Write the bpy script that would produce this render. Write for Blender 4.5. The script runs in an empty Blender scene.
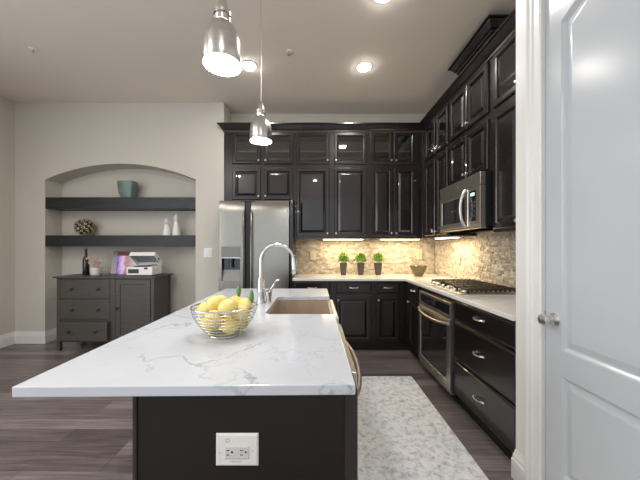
import bpy, bmesh, math, random
from mathutils import Vector, Matrix

C = bpy.context.scene.collection
SC = bpy.context.scene
PI = math.pi

# ------------------------------------------------------------------ camera, world, light, exposure
F, CX, CY, H = 284.0, 315.0, 247.5, 1.30          # focal length in pixels of the 640x480 frame, vanishing point, eye height
def X(px, d): return (px - CX) / F * d
def Z(py, d): return H + (CY - py) / F * d

cam_d = bpy.data.cameras.new('camera')
cam = bpy.data.objects.new('camera', cam_d); C.objects.link(cam)
cam.location = (0, 0, H); cam.rotation_euler = (PI / 2, 0, 0)
cam_d.sensor_width = 36; cam_d.lens = F / 640 * 36
cam_d.shift_x = (320 - CX) / 640; cam_d.shift_y = (CY - 240) / 640
cam_d.clip_start = 0.02
SC.camera = cam

w = bpy.data.worlds.new('world'); SC.world = w; w.use_nodes = True
w.node_tree.nodes['Background'].inputs[0].default_value = (0.86, 0.93, 1.0, 1)
w.node_tree.nodes['Background'].inputs[1].default_value = 1.12

def area(name, loc, rot, sx, sy, power, col=(1, 1, 1), shape='RECTANGLE', spread=PI):
    l = bpy.data.lights.new(name, 'AREA'); l.shape = shape; l.size = sx; l.size_y = sy
    l.energy = power; l.color = col; l.spread = spread
    o = bpy.data.objects.new(name, l); C.objects.link(o); o.location = loc; o.rotation_euler = rot
    return o
# daylight: rear wall left out to let the sky in, side fill lamp added
area('side_fill_daylight', (-4.0, -0.3, 1.6), (PI / 2, 0, -PI / 2), 3.4, 2.4, 40, (0.86, 0.93, 1.0))

vs = SC.view_settings
SC.display_settings.display_device = 'sRGB'
vs.view_transform = 'Standard'; vs.look = 'None'; vs.gamma = 1; vs.use_curve_mapping = False
vs.exposure = 0.32

# ------------------------------------------------------------------ materials
def nodes(name):
    m = bpy.data.materials.new(name); m.use_nodes = True
    t = m.node_tree; return m, t, t.nodes, t.links, t.nodes['Principled BSDF']

def mat(name, col, rough=0.5, metal=0.0, var=0.06, scale=6.0, stretch=(1, 1, 1), bump=0.0, bscale=None, coat=0.0, spec=0.5, rvar=0.0):
    m, t, N, L, b = nodes(name)
    tc = N.new('ShaderNodeTexCoord'); mp = N.new('ShaderNodeMapping'); L.new(tc.outputs['Object'], mp.inputs[0])
    mp.inputs['Scale'].default_value = stretch
    nz = N.new('ShaderNodeTexNoise'); nz.inputs['Scale'].default_value = scale; nz.inputs['Detail'].default_value = 5
    L.new(mp.outputs[0], nz.inputs[0])
    cr = N.new('ShaderNodeValToRGB')
    lo = [max(0, c * (1 - var)) for c in col]; hi = [min(1, c * (1 + var)) for c in col]
    cr.color_ramp.elements[0].position = 0.3; cr.color_ramp.elements[1].position = 0.7
    cr.color_ramp.elements[0].color = (*lo, 1); cr.color_ramp.elements[1].color = (*hi, 1)
    L.new(nz.outputs['Fac'], cr.inputs[0]); L.new(cr.outputs[0], b.inputs['Base Color'])
    b.inputs['Roughness'].default_value = rough; b.inputs['Metallic'].default_value = metal
    b.inputs['Coat Weight'].default_value = coat; b.inputs['Specular IOR Level'].default_value = spec
    if rvar:
        mr = N.new('ShaderNodeMapRange'); mr.inputs[3].default_value = rough - rvar; mr.inputs[4].default_value = rough + rvar
        L.new(nz.outputs['Fac'], mr.inputs[0]); L.new(mr.outputs[0], b.inputs['Roughness'])
    if bump:
        n2 = N.new('ShaderNodeTexNoise'); n2.inputs['Scale'].default_value = bscale or scale * 6; n2.inputs['Detail'].default_value = 3
        L.new(mp.outputs[0], n2.inputs[0])
        bp = N.new('ShaderNodeBump'); bp.inputs['Strength'].default_value = bump; bp.inputs['Distance'].default_value = 0.01
        L.new(n2.outputs['Fac'], bp.inputs['Height']); L.new(bp.outputs[0], b.inputs['Normal'])
    return m

def emit(name, col, s):
    m, t, N, L, b = nodes(name)
    b.inputs['Base Color'].default_value = (0.9, 0.9, 0.9, 1)
    b.inputs['Emission Color'].default_value = (*col, 1); b.inputs['Emission Strength'].default_value = s
    return m

def glass(name, tint=(1, 1, 1), refl=1.0, rough=0.0):
    m, t, N, L, b = nodes(name)
    N.remove(b)
    tr = N.new('ShaderNodeBsdfTransparent'); tr.inputs[0].default_value = (*tint, 1)
    gl = N.new('ShaderNodeBsdfGlossy'); gl.inputs['Roughness'].default_value = rough
    fr = N.new('ShaderNodeLayerWeight'); fr.inputs[0].default_value = 0.5
    po = N.new('ShaderNodeMath'); po.operation = 'POWER'; po.inputs[1].default_value = 4; L.new(fr.outputs['Facing'], po.inputs[0])
    mu = N.new('ShaderNodeMath'); mu.operation = 'MULTIPLY_ADD'; mu.inputs[1].default_value = 0.6 * refl; mu.inputs[2].default_value = 0.06 * refl; mu.use_clamp = True
    mx = N.new('ShaderNodeMixShader')
    L.new(po.outputs[0], mu.inputs[0]); L.new(mu.outputs[0], mx.inputs[0]); L.new(tr.outputs[0], mx.inputs[1]); L.new(gl.outputs[0], mx.inputs[2])
    L.new(mx.outputs[0], N['Material Output'].inputs[0])
    return m

M = {}
M['wall'] = mat('wall_paint', (0.60, 0.555, 0.49), 0.85, var=0.015, scale=3, bump=0.05, bscale=90)
M['niche'] = M['wall']
M['ceiling'] = mat('ceiling_paint', (0.80, 0.73, 0.645), 0.9, var=0.015, scale=3, bump=0.06, bscale=80)
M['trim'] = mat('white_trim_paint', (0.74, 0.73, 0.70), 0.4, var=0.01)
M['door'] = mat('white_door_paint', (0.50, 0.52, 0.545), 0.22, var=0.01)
M['espresso'] = mat('espresso_wood', (0.0115, 0.0066, 0.0072), 0.27, var=0.12, scale=2, stretch=(5, 5, 0.6), coat=0.35, rvar=0.006)
M['espresso_h'] = mat('espresso_wood_base', (0.0095, 0.0060, 0.0056), 0.28, var=0.12, scale=2, stretch=(0.6, 5, 5), coat=0.3, rvar=0.006)
M['inside'] = mat('cabinet_interior', (0.13, 0.10, 0.08), 0.5, var=0.15, stretch=(6, 6, 1))
M['post'] = mat('espresso_post', (0.030, 0.023, 0.021), 0.3, var=0.15, stretch=(6, 6, 1), coat=0.3)
M['toe'] = mat('toe_kick', (0.006, 0.005, 0.005), 0.6)
M['steel'] = mat('brushed_steel', (0.31, 0.295, 0.265), 0.26, 1.0, var=0.015, scale=3, stretch=(30, 30, 0.6), rvar=0.008, bump=0.05, bscale=14)
M['steel_h'] = mat('brushed_steel_across', (0.60, 0.56, 0.50), 0.36, 1.0, var=0.05, scale=3, stretch=(0.6, 0.6, 60), rvar=0.03)
M['steel_dark'] = mat('dark_steel', (0.10, 0.10, 0.11), 0.35, 0.8)
M['panel'] = mat('dispenser_panel', (0.20, 0.19, 0.18), 0.3, 0.9)
M['tray'] = mat('grey_tray', (0.20, 0.195, 0.19), 0.4, 0.3)
M['nickel'] = mat('satin_nickel', (0.70, 0.69, 0.67), 0.30, 1.0, var=0.03)
M['pendant'] = mat('spun_nickel', (0.62, 0.60, 0.58), 0.25, 1.0, var=0.08, scale=4, stretch=(1, 1, 30), rvar=0.04)
M['chrome'] = mat('chrome', (0.62, 0.62, 0.62), 0.17, 1.0, var=0.02)
M['black_gloss'] = mat('black_glass', (0.010, 0.010, 0.011), 0.06, var=0.1, coat=0.5)
M['oven_glass'] = mat('oven_glass', (0.022, 0.021, 0.020), 0.05, var=0.1, coat=1.0, spec=0.9)
M['black'] = mat('black_plastic', (0.012, 0.012, 0.012), 0.4)
M['iron'] = mat('cast_iron', (0.055, 0.042, 0.030), 0.5, 0.5, var=0.2, scale=30)
M['burner'] = mat('burner_cap', (0.02, 0.018, 0.016), 0.5)
M['pane'] = glass('cabinet_pane', (0.88, 0.87, 0.86), 1.6, 0.02)
M['clear'] = glass('clear_glass', (0.93, 0.94, 0.94), 1.0)
M['smoke'] = glass('smoked_lid', (0.25, 0.26, 0.27), 1.0)
M['white'] = mat('white_plastic', (0.80, 0.79, 0.77), 0.35, var=0.01)
M['plate'] = mat('plate_plastic', (0.78, 0.76, 0.73), 0.35, var=0.01)
M['receptacle'] = mat('receptacle_plastic', (0.62, 0.61, 0.60), 0.35, var=0.01)
M['tan_plate'] = mat('almond_plastic', (0.66, 0.55, 0.40), 0.4, var=0.01)
M['slot'] = mat('slot_dark', (0.02, 0.02, 0.02), 0.6)
M['print'] = mat('grey_print', (0.30, 0.30, 0.30), 0.6)
M['sink'] = mat('biscuit_sink', (0.36, 0.275, 0.20), 0.30, var=0.12, scale=4, coat=0.3)
M['apron'] = mat('cream_sink_apron', (0.66, 0.59, 0.50), 0.25, var=0.04, coat=0.3)
M['dresser'] = mat('grey_brown_stain', (0.062, 0.054, 0.047), 0.42, var=0.18, scale=5, stretch=(1, 3, 8))
M['shelf'] = mat('charred_oak', (0.0105, 0.0115, 0.0135), 0.42, var=0.6, scale=4, stretch=(2, 4, 12), bump=0.3, bscale=12)
M['teal'] = mat('teal_glaze', (0.13, 0.19, 0.165), 0.35, var=0.25, scale=9, bump=0.1)
M['bottle'] = mat('dark_bottle_glass', (0.008, 0.009, 0.008), 0.08, coat=0.5)
M['ceramic'] = mat('white_ceramic', (0.78, 0.77, 0.74), 0.3, var=0.02)
M['dried'] = mat('dried_stem', (0.66, 0.52, 0.42), 0.8, var=0.2)
M['gold'] = mat('old_gold', (0.72, 0.58, 0.36), 0.4, 0.7, var=0.3, scale=30)
M['pot'] = mat('grey_pot', (0.075, 0.062, 0.052), 0.5, var=0.15)
M['herb'] = mat('herb_leaf', (0.13, 0.28, 0.022), 0.5, var=0.55, scale=25)
M['leaf'] = mat('lemon_leaf', (0.09, 0.20, 0.04), 0.4, var=0.3, scale=25)
M['lemon'] = mat('lemon_skin', (0.80, 0.635, 0.21), 0.42, var=0.08, scale=12, bump=0.12, bscale=160)
M['wire'] = mat('basket_wire', (0.66, 0.66, 0.65), 0.25, 1.0)
M['bronze'] = mat('bronze_bowl', (0.15, 0.125, 0.085), 0.25, 1.0, var=0.2, scale=10)
M['lens'] = emit('lamp_lens', (1.0, 0.97, 0.92), 14)
M['lens_dome'] = emit('can_lens', (1.0, 0.96, 0.90), 65)
M['lens_warm'] = emit('warm_strip', (1.0, 0.80, 0.48), 9)
M['display'] = emit('green_display', (0.2, 0.75, 0.7), 0.8)
M['enamel'] = mat('white_enamel', (0.85, 0.84, 0.82), 0.4, var=0.01)

def wood_floor():
    m, t, N, L, b = nodes('plank_floor')
    tc = N.new('ShaderNodeTexCoord')
    br = N.new('ShaderNodeTexBrick'); L.new(tc.outputs['Object'], br.inputs[0])
    br.inputs['Scale'].default_value = 1; br.inputs['Brick Width'].default_value = 1.25; br.inputs['Row Height'].default_value = 0.127
    br.inputs['Mortar Size'].default_value = 0.0016; br.inputs['Mortar Smooth'].default_value = 0.3; br.offset = 0.37; br.offset_frequency = 3
    br.inputs['Color1'].default_value = (0.0, 0.0, 0.0, 1); br.inputs['Color2'].default_value = (1, 1, 1, 1); br.inputs['Mortar'].default_value = (0.3, 0.3, 0.3, 1)
    cr = N.new('ShaderNodeValToRGB')
    for p, c in ((0.0, (0.055, 0.038, 0.036)), (1.0, (0.125, 0.098, 0.092))):
        pass
    cr.color_ramp.elements[0].color = (0.096, 0.076, 0.075, 1); cr.color_ramp.elements[1].color = (0.215, 0.180, 0.177, 1)
    L.new(br.outputs['Color'], cr.inputs[0])
    mp = N.new('ShaderNodeMapping'); mp.inputs['Scale'].default_value = (1.2, 22, 1); L.new(tc.outputs['Object'], mp.inputs[0])
    nz = N.new('ShaderNodeTexNoise'); nz.inputs['Scale'].default_value = 2.2; nz.inputs['Detail'].default_value = 8; nz.inputs['Distortion'].default_value = 0.6
    L.new(mp.outputs[0], nz.inputs[0])
    mr = N.new('ShaderNodeMapRange'); mr.inputs[1].default_value = 0.3; mr.inputs[2].default_value = 0.7; mr.inputs[3].default_value = 0.62; mr.inputs[4].default_value = 1.35
    L.new(nz.outputs['Fac'], mr.inputs[0])
    mx = N.new('ShaderNodeMix'); mx.data_type = 'RGBA'; mx.blend_type = 'MULTIPLY'; mx.inputs[0].default_value = 1
    L.new(cr.outputs[0], mx.inputs[6]); L.new(mr.outputs[0], mx.inputs[7])
    m2 = N.new('ShaderNodeMix'); m2.data_type = 'RGBA'; L.new(br.outputs['Fac'], m2.inputs[0]); L.new(mx.outputs[2], m2.inputs[6]); m2.inputs[7].default_value = (0.04, 0.030, 0.028, 1)
    L.new(m2.outputs[2], b.inputs['Base Color'])
    b.inputs['Roughness'].default_value = 0.32
    bp = N.new('ShaderNodeBump'); bp.inputs['Strength'].default_value = 0.12; bp.inputs['Distance'].default_value = 0.004
    L.new(nz.outputs['Fac'], bp.inputs['Height']); L.new(bp.outputs[0], b.inputs['Normal'])
    return m
M['floor'] = wood_floor()

def quartz(name, base, vein, amt):
    m, t, N, L, b = nodes(name)
    tc = N.new('ShaderNodeTexCoord')
    def veins(scale, width, seed, dist):
        mp = N.new('ShaderNodeMapping'); mp.inputs['Location'].default_value = (seed, seed * 1.7, 0); mp.inputs['Rotation'].default_value = (0, 0, 0.6)
        L.new(tc.outputs['Object'], mp.inputs[0])
        nd = N.new('ShaderNodeTexNoise'); nd.inputs['Scale'].default_value = scale * 1.6; nd.inputs['Detail'].default_value = 6
        L.new(mp.outputs[0], nd.inputs[0])
        ma = N.new('ShaderNodeMix'); ma.data_type = 'VECTOR'; ma.inputs[0].default_value = dist
        L.new(mp.outputs[0], ma.inputs[4]); L.new(nd.outputs['Color'], ma.inputs[5])
        vo = N.new('ShaderNodeTexVoronoi'); vo.feature = 'DISTANCE_TO_EDGE'; vo.inputs['Scale'].default_value = scale
        L.new(ma.outputs[1], vo.inputs[0])
        r = N.new('ShaderNodeMapRange'); r.inputs[1].default_value = 0; r.inputs[2].default_value = width; r.inputs[3].default_value = 1; r.inputs[4].default_value = 0
        L.new(vo.outputs['Distance'], r.inputs[0])
        nm = N.new('ShaderNodeTexNoise'); nm.inputs['Scale'].default_value = 2.6; nm.inputs['Detail'].default_value = 2
        L.new(mp.outputs[0], nm.inputs[0])
        r2 = N.new('ShaderNodeMapRange'); r2.inputs[1].default_value = 0.46; r2.inputs[2].default_value = 0.66; L.new(nm.outputs['Fac'], r2.inputs[0])
        mu = N.new('ShaderNodeMath'); mu.operation = 'MULTIPLY'; L.new(r.outputs[0], mu.inputs[0]); L.new(r2.outputs[0], mu.inputs[1])
        return mu
    a = veins(2.4, 0.016, 3.1, 0.42); c = veins(4.8, 0.018, 8.3, 0.3)
    ad = N.new('ShaderNodeMath'); ad.operation = 'MULTIPLY_ADD'; ad.inputs[1].default_value = 0.35; ad.use_clamp = True
    L.new(c.outputs[0], ad.inputs[0]); L.new(a.outputs[0], ad.inputs[2])
    sc = N.new('ShaderNodeMath'); sc.operation = 'MULTIPLY'; sc.inputs[1].default_value = amt; L.new(ad.outputs[0], sc.inputs[0])
    cl = N.new('ShaderNodeTexNoise'); cl.inputs['Scale'].default_value = 3; cl.inputs['Detail'].default_value = 4; L.new(tc.outputs['Object'], cl.inputs[0])
    cr = N.new('ShaderNodeValToRGB'); cr.color_ramp.elements[0].position = 0.35; cr.color_ramp.elements[1].position = 0.65
    cr.color_ramp.elements[0].color = (*[x * 0.94 for x in base], 1); cr.color_ramp.elements[1].color = (*base, 1)
    L.new(cl.outputs['Fac'], cr.inputs[0])
    mx = N.new('ShaderNodeMix'); mx.data_type = 'RGBA'; L.new(sc.outputs[0], mx.inputs[0]); L.new(cr.outputs[0], mx.inputs[6]); mx.inputs[7].default_value = (*vein, 1)
    L.new(mx.outputs[2], b.inputs['Base Color'])
    b.inputs['Roughness'].default_value = 0.16
    return m
M['quartz'] = quartz('veined_quartz', (0.60, 0.62, 0.665), (0.22, 0.265, 0.265), 0.8)
M['counter'] = quartz('pale_counter_quartz', (0.70, 0.68, 0.65), (0.42, 0.38, 0.34), 0.4)

def stone():
    m, t, N, L, b = nodes('split_face_stone')
    at = N.new('ShaderNodeAttribute'); at.attribute_name = 'tone'
    cr = N.new('ShaderNodeValToRGB'); e = cr.color_ramp.elements
    e[0].color = (0.40, 0.335, 0.255, 1); e[1].color = (0.68, 0.61, 0.51, 1)
    L.new(at.outputs['Fac'], cr.inputs[0])
    tc = N.new('ShaderNodeTexCoord'); nz = N.new('ShaderNodeTexNoise'); nz.inputs['Scale'].default_value = 55; nz.inputs['Detail'].default_value = 5
    L.new(tc.outputs['Object'], nz.inputs[0])
    mr = N.new('ShaderNodeMapRange'); mr.inputs[1].default_value = 0.3; mr.inputs[2].default_value = 0.7; mr.inputs[3].default_value = 0.78; mr.inputs[4].default_value = 1.15
    L.new(nz.outputs['Fac'], mr.inputs[0])
    mx = N.new('ShaderNodeMix'); mx.data_type = 'RGBA'; mx.blend_type = 'MULTIPLY'; mx.inputs[0].default_value = 1
    L.new(cr.outputs[0], mx.inputs[6]); L.new(mr.outputs[0], mx.inputs[7]); L.new(mx.outputs[2], b.inputs['Base Color'])
    b.inputs['Roughness'].default_value = 0.55
    bp = N.new('ShaderNodeBump'); bp.inputs['Strength'].default_value = 0.6; bp.inputs['Distance'].default_value = 0.006
    L.new(nz.outputs['Fac'], bp.inputs['Height']); L.new(bp.outputs[0], b.inputs['Normal'])
    return m
M['stone'] = stone()

def rug_mat():
    m, t, N, L, b = nodes('distressed_rug')
    tc = N.new('ShaderNodeTexCoord')
    n1 = N.new('ShaderNodeTexNoise'); n1.inputs['Scale'].default_value = 24; n1.inputs['Detail'].default_value = 10; n1.inputs['Roughness'].default_value = 0.75; n1.inputs['Distortion'].default_value = 0.4
    L.new(tc.outputs['Object'], n1.inputs[0])
    cr = N.new('ShaderNodeValToRGB'); e = cr.color_ramp.elements
    e[0].position = 0.33; e[0].color = (0.37, 0.37, 0.38, 1); e[1].position = 0.64; e[1].color = (0.86, 0.86, 0.87, 1)
    x = e.new(0.46); x.color = (0.67, 0.67, 0.68, 1)
    x = e.new(0.53); x.color = (0.80, 0.80, 0.81, 1)
    L.new(n1.outputs['Fac'], cr.inputs[0])
    n2 = N.new('ShaderNodeTexNoise'); n2.inputs['Scale'].default_value = 3; n2.inputs['Detail'].default_value = 4; L.new(tc.outputs['Object'], n2.inputs[0])
    c2 = N.new('ShaderNodeValToRGB'); c2.color_ramp.elements[0].position = 0.35; c2.color_ramp.elements[1].position = 0.65
    c2.color_ramp.elements[0].color = (0.94, 0.97, 1.0, 1); c2.color_ramp.elements[1].color = (1.0, 0.985, 0.965, 1); L.new(n2.outputs['Fac'], c2.inputs[0])
    mx = N.new('ShaderNodeMix'); mx.data_type = 'RGBA'; mx.blend_type = 'MULTIPLY'; mx.inputs[0].default_value = 1
    L.new(cr.outputs[0], mx.inputs[6]); L.new(c2.outputs[0], mx.inputs[7]); L.new(mx.outputs[2], b.inputs['Base Color'])
    b.inputs['Roughness'].default_value = 0.95; b.inputs['Specular IOR Level'].default_value = 0.1
    n3 = N.new('ShaderNodeTexNoise'); n3.inputs['Scale'].default_value = 220; L.new(tc.outputs['Object'], n3.inputs[0])
    bp = N.new('ShaderNodeBump'); bp.inputs['Strength'].default_value = 0.4; bp.inputs['Distance'].default_value = 0.004
    L.new(n3.outputs['Fac'], bp.inputs['Height']); L.new(bp.outputs[0], b.inputs['Normal'])
    return m
M['rug'] = rug_mat()

def sleeve_mat(name, stops, axis='X'):
    """abstract colour bands of a printed record sleeve"""
    m, t, N, L, b = nodes(name)
    tc = N.new('ShaderNodeTexCoord'); sp = N.new('ShaderNodeSeparateXYZ'); L.new(tc.outputs['Generated'], sp.inputs[0])
    nz = N.new('ShaderNodeTexNoise'); nz.inputs['Scale'].default_value = 5; L.new(tc.outputs['Generated'], nz.inputs[0])
    ad = N.new('ShaderNodeMath'); ad.operation = 'MULTIPLY_ADD'; ad.inputs[1].default_value = 0.25; L.new(nz.outputs['Fac'], ad.inputs[0]); L.new(sp.outputs[axis], ad.inputs[2])
    cr = N.new('ShaderNodeValToRGB'); e = cr.color_ramp.elements
    e[0].position = stops[0][0]; e[0].color = (*stops[0][1], 1); e[1].position = stops[-1][0]; e[1].color = (*stops[-1][1], 1)
    for p, c in stops[1:-1]:
        k = e.new(p); k.color = (*c, 1)
    L.new(ad.outputs[0], cr.inputs[0]); L.new(cr.outputs[0], b.inputs['Base Color']); b.inputs['Roughness'].default_value = 0.35
    return m
M['sleeve_a'] = sleeve_mat('purple_sleeve', [(0.1, (0.12, 0.03, 0.10)), (0.22, (0.55, 0.25, 0.85)), (0.40, (0.85, 0.75, 0.95)), (0.52, (0.60, 0.22, 0.30)), (0.75, (0.55, 0.45, 0.42)), (1.0, (0.75, 0.70, 0.68))])
M['sleeve_b'] = sleeve_mat('grey_sleeve', [(0.1, (0.60, 0.58, 0.55)), (0.5, (0.45, 0.45, 0.46)), (0.85, (0.30, 0.31, 0.33)), (1.05, (0.20, 0.16, 0.08))], 'Z')
M['maroon'] = mat('maroon_print', (0.10, 0.012, 0.02), 0.35)

# ------------------------------------------------------------------ mesh helpers
class MB:
    def __init__(s, xf=None): s.b = bmesh.new(); s.x = xf
    def _t(s, vs):
        if s.x is not None:
            for v in vs: v.co = s.x @ v.co
    def box(s, x0, x1, y0, y1, z0, z1):
        vs = [s.b.verts.new((x, y, z)) for z in (z0, z1) for y in (y0, y1) for x in (x0, x1)]
        for f in ((0, 1, 3, 2), (4, 5, 7, 6), (0, 1, 5, 4), (2, 3, 7, 6), (0, 2, 6, 4), (1, 3, 7, 5)): s.b.faces.new([vs[i] for i in f])
        s._t(vs); return s
    def loft(s, rings, cap0=True, cap1=True, loop=False):
        R = [[s.b.verts.new(p) for p in r] for r in rings]
        n = len(R[0]); pairs = list(zip(R, R[1:])) + ([(R[-1], R[0])] if loop else [])
        for a, b in pairs:
            for i in range(n):
                j = (i + 1) % n
                try: s.b.faces.new((a[i], a[j], b[j], b[i]))
                except ValueError: pass
        if not loop:
            if cap0: s.b.faces.new(R[0])
            if cap1: s.b.faces.new(R[-1])
        for r in R: s._t(r)
        return s
    def lathe(s, prof, c=(0, 0, 0), n=28, axis='Z', cap0=True, cap1=True, loop=False):
        rings = []
        for r, h in prof:
            ring = []
            for i in range(n):
                a = 2 * PI * i / n; u, v = r * math.cos(a), r * math.sin(a)
                p = {'Z': (u, v, h), 'X': (h, u, v), 'Y': (u, h, v)}[axis]
                ring.append((c[0] + p[0], c[1] + p[1], c[2] + p[2]))
            rings.append(ring)
        return s.loft(rings, cap0, cap1, loop)
    def tube(s, pts, r, n=10, closed=False, flat=1.0):
        P = [Vector(p) for p in pts]; N_ = len(P)
        rr = r if isinstance(r, (list, tuple)) else [r] * N_
        rings = []; up = None
        for i in range(N_):
            if closed: d = P[(i + 1) % N_] - P[i - 1]
            else: d = P[min(i + 1, N_ - 1)] - P[max(i - 1, 0)]
            d.normalize()
            if up is None:
                up = Vector((0, 0, 1)) if abs(d.z) < 0.9 else Vector((1, 0, 0))
            sd = d.cross(up).normalized(); up = sd.cross(d).normalized()
            rings.append([tuple(P[i] + rr[i] * (math.cos(2 * PI * k / n) * sd + flat * math.sin(2 * PI * k / n) * up)) for k in range(n)])
        return s.loft(rings, loop=closed)
    def sphere(s, c, r, sc=(1, 1, 1), seg=16, rot=None):
        m = Matrix.Translation(c) @ (rot or Matrix()) @ Matrix.Diagonal((r * sc[0], r * sc[1], r * sc[2], 1))
        g = bmesh.ops.create_uvsphere(s.b, u_segments=seg, v_segments=max(8, seg // 2 + 2), radius=1, matrix=m)
        s._t(g['verts']); return s
    def poly(s, pts, d):
        """extrude a planar outline along vector d"""
        d = Vector(d); return s.loft([[tuple(p) for p in pts], [tuple(Vector(p) + d) for p in pts]])
    def build(s, name, m, parent=None, bevel=0.0, smooth=False, seg=2):
        bmesh.ops.recalc_face_normals(s.b, faces=s.b.faces)
        me = bpy.data.meshes.new(name)
        if parent is not None:
            r = parent
            while r.parent: r = r.parent
            inv = (Matrix.LocRotScale(r.location, r.rotation_euler, None)).inverted()
            bmesh.ops.transform(s.b, matrix=inv, verts=s.b.verts)
        if smooth:
            for f in s.b.faces: f.smooth = True
        s.b.to_mesh(me); s.b.free()
        o = bpy.data.objects.new(name, me); C.objects.link(o); me.materials.append(m)
        if parent is not None: o.parent = parent
        if bevel:
            bv = o.modifiers.new('bevel', 'BEVEL'); bv.width = bevel; bv.segments = seg; bv.limit_method = 'ANGLE'; bv.angle_limit = 0.6
        if smooth:
            me.set_sharp_from_angle(angle=0.7)
        return o

def thing(name, label, cat, loc, group=None, rz=0):
    o = bpy.data.objects.new(name, None); C.objects.link(o); o.location = loc; o.rotation_euler = (0, 0, rz)
    o.empty_display_size = 0.1
    o['label'] = label; o['category'] = cat
    if group: o['group'] = group
    return o
def tag(o, label, cat, group=None, kind=None):
    if label: o['label'] = label
    if cat: o['category'] = cat
    if group: o['group'] = group
    if kind: o['kind'] = kind
    return o
def struct(o): o['kind'] = 'structure'; return o
def slabel(o, label): o['kind'] = 'structure'; o['label'] = label; return o

# local frames for cabinet fronts: u along the run, v up, w towards the viewer of that front
def xf_back(y): return Matrix(((1, 0, 0, 0), (0, 0, -1, y), (0, 1, 0, 0), (0, 0, 0, 1)))      # faces -Y: (u,v,w)->(u, y-w, v)
def xf_right(x): return Matrix(((0, 0, -1, x), (1, 0, 0, 0), (0, 1, 0, 0), (0, 0, 0, 1)))     # faces -X: u = Y
def rect(u0, u1, v0, v1, i, w): return [(u0 + i, v0 + i, w), (u1 - i, v0 + i, w), (u1 - i, v1 - i, w), (u0 + i, v1 - i, w)]
def raised(mb, u0, u1, v0, v1, t=0.021, fr=0.056):
    prof = [(0, 0), (0, t - 0.007), (0.003, t - 0.006), (0.008, t), (fr - 0.012, t), (fr - 0.004, t - 0.006), (fr, t - 0.015), (fr + 0.005, t - 0.015), (fr + 0.028, t - 0.003), (fr + 0.031, t - 0.002)]
    mb.loft([rect(u0, u1, v0, v1, i, wv) for i, wv in prof]); return mb
def framed(mb, u0, u1, v0, v1, t=0.021, fr=0.052):
    prof = [(0, 0), (0, t - 0.007), (0.003, t - 0.006), (0.008, t), (fr - 0.012, t), (fr - 0.003, t - 0.006), (fr, t - 0.013), (fr, 0)]
    mb.loft([rect(u0, u1, v0, v1, i, wv) for i, wv in prof], loop=True); return mb
def slab_front(mb, u0, u1, v0, v1, t=0.021):
    prof = [(0, 0), (0, t - 0.008), (0.004, t - 0.006), (0.010, t - 0.0045), (0.014, t)]
    mb.loft([rect(u0, u1, v0, v1, i, wv) for i, wv in prof]); return mb
def knob(xf, u, v, w, parent, r=0.0125):
    mb = MB(xf); mb.lathe([(0.006, w), (0.005, w + 0.010), (r, w + 0.016), (r * 1.05, w + 0.021), (r * 0.7, w + 0.027), (0.002, w + 0.028)], (u, v, 0), 14)
    return mb.build('knob', M['nickel'], parent, smooth=True)
def bow_pull(xf, u, v, w, parent, half=0.05):
    mb = MB(xf)
    pts = []
    for i in range(13):
        s = -1 + i / 6; pts.append((u + s * half, v + 0.003 * (abs(s) > 0.8), w + 0.006 + 0.024 * (1 - s * s) ** 0.6))
    mb.tube(pts, [0.0075 if abs(i - 6) > 4 else 0.0055 for i in range(13)], 8)
    for s in (-1, 1): mb.lathe([(0.009, w), (0.009, w + 0.003), (0.0065, w + 0.009)], (u + s * half, v, 0), 10)
    return mb.build('handle', M['nickel'], parent, smooth=True)

# ------------------------------------------------------------------ room shell
HC = 3.265
YB, YW, YN = 4.175, 3.85, 4.108     # kitchen back wall, niche wall face, back of niche
XL, XE, XR = -4.07, -1.235, 1.77    # left wall, end of niche wall, kitchen right wall
XP = 1.13                           # pantry wall face
struct(MB().box(XL - 0.1, XR + 0.1, -4.0, YB + 0.1, -0.06, 0).build('floor', M['floor']))
struct(MB().box(XL - 0.1, XR + 0.1, -4.0, YB + 0.1, HC, HC + 0.06).build('ceiling', M['ceiling']))
struct(MB().box(XL - 0.1, XL, -4.0, YB, 0, HC).build('wall_left', M['wall']))
struct(MB().box(XE - 0.05, XR + 0.1, YB, YB + 0.1, 0, HC).build('wall_back', M['wall']))
struct(MB().box(XR, XR + 0.1, 1.6, YB, 0, HC).build('wall_right', M['wall']))
# wall with the arched niche
NX0, NX1, ZS, ZP = X(45, YW), X(195.6, YW), 2.222, 2.437
arc = []
half = (NX1 - NX0) / 2; rise = ZP - ZS; R = (half * half + rise * rise) / (2 * rise); ac = math.asin(half / R)
for i in range(25):
    a = -ac + 2 * ac * i / 24
    arc.append(((NX0 + NX1) / 2 + R * math.sin(a), YW, ZP - R + R * math.cos(a)))
nb = MB()
front = [(XL, YW, 0), (NX0, YW, 0)] + arc + [(NX1, YW, 0), (XE, YW, 0), (XE, YW, HC), (XL, YW, HC)]
nb.poly(front, (0, YB - YW, 0))
struct(nb.build('wall_niche', M['wall']))
struct(MB().box(NX0 - 0.02, NX1 + 0.02, YN, YB, 0, ZP + 0.05).build('wall_niche_back', M['niche']))
# pantry wall with the door opening
DY0, DY1, DZ = 0.585, 1.405, 2.57
pw = MB(); 
pw.box(XP, XP + 0.12, -4.0, DY0, 0, HC).box(XP, XP + 0.12, DY0, DY1, DZ, HC).box(XP, XP + 0.12, DY1, 1.598, 0, HC).box(XP + 0.12, XR + 0.1, 1.50, 1.598, 0, HC)
struct(pw.build('wall_pantry', M['trim']))
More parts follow.
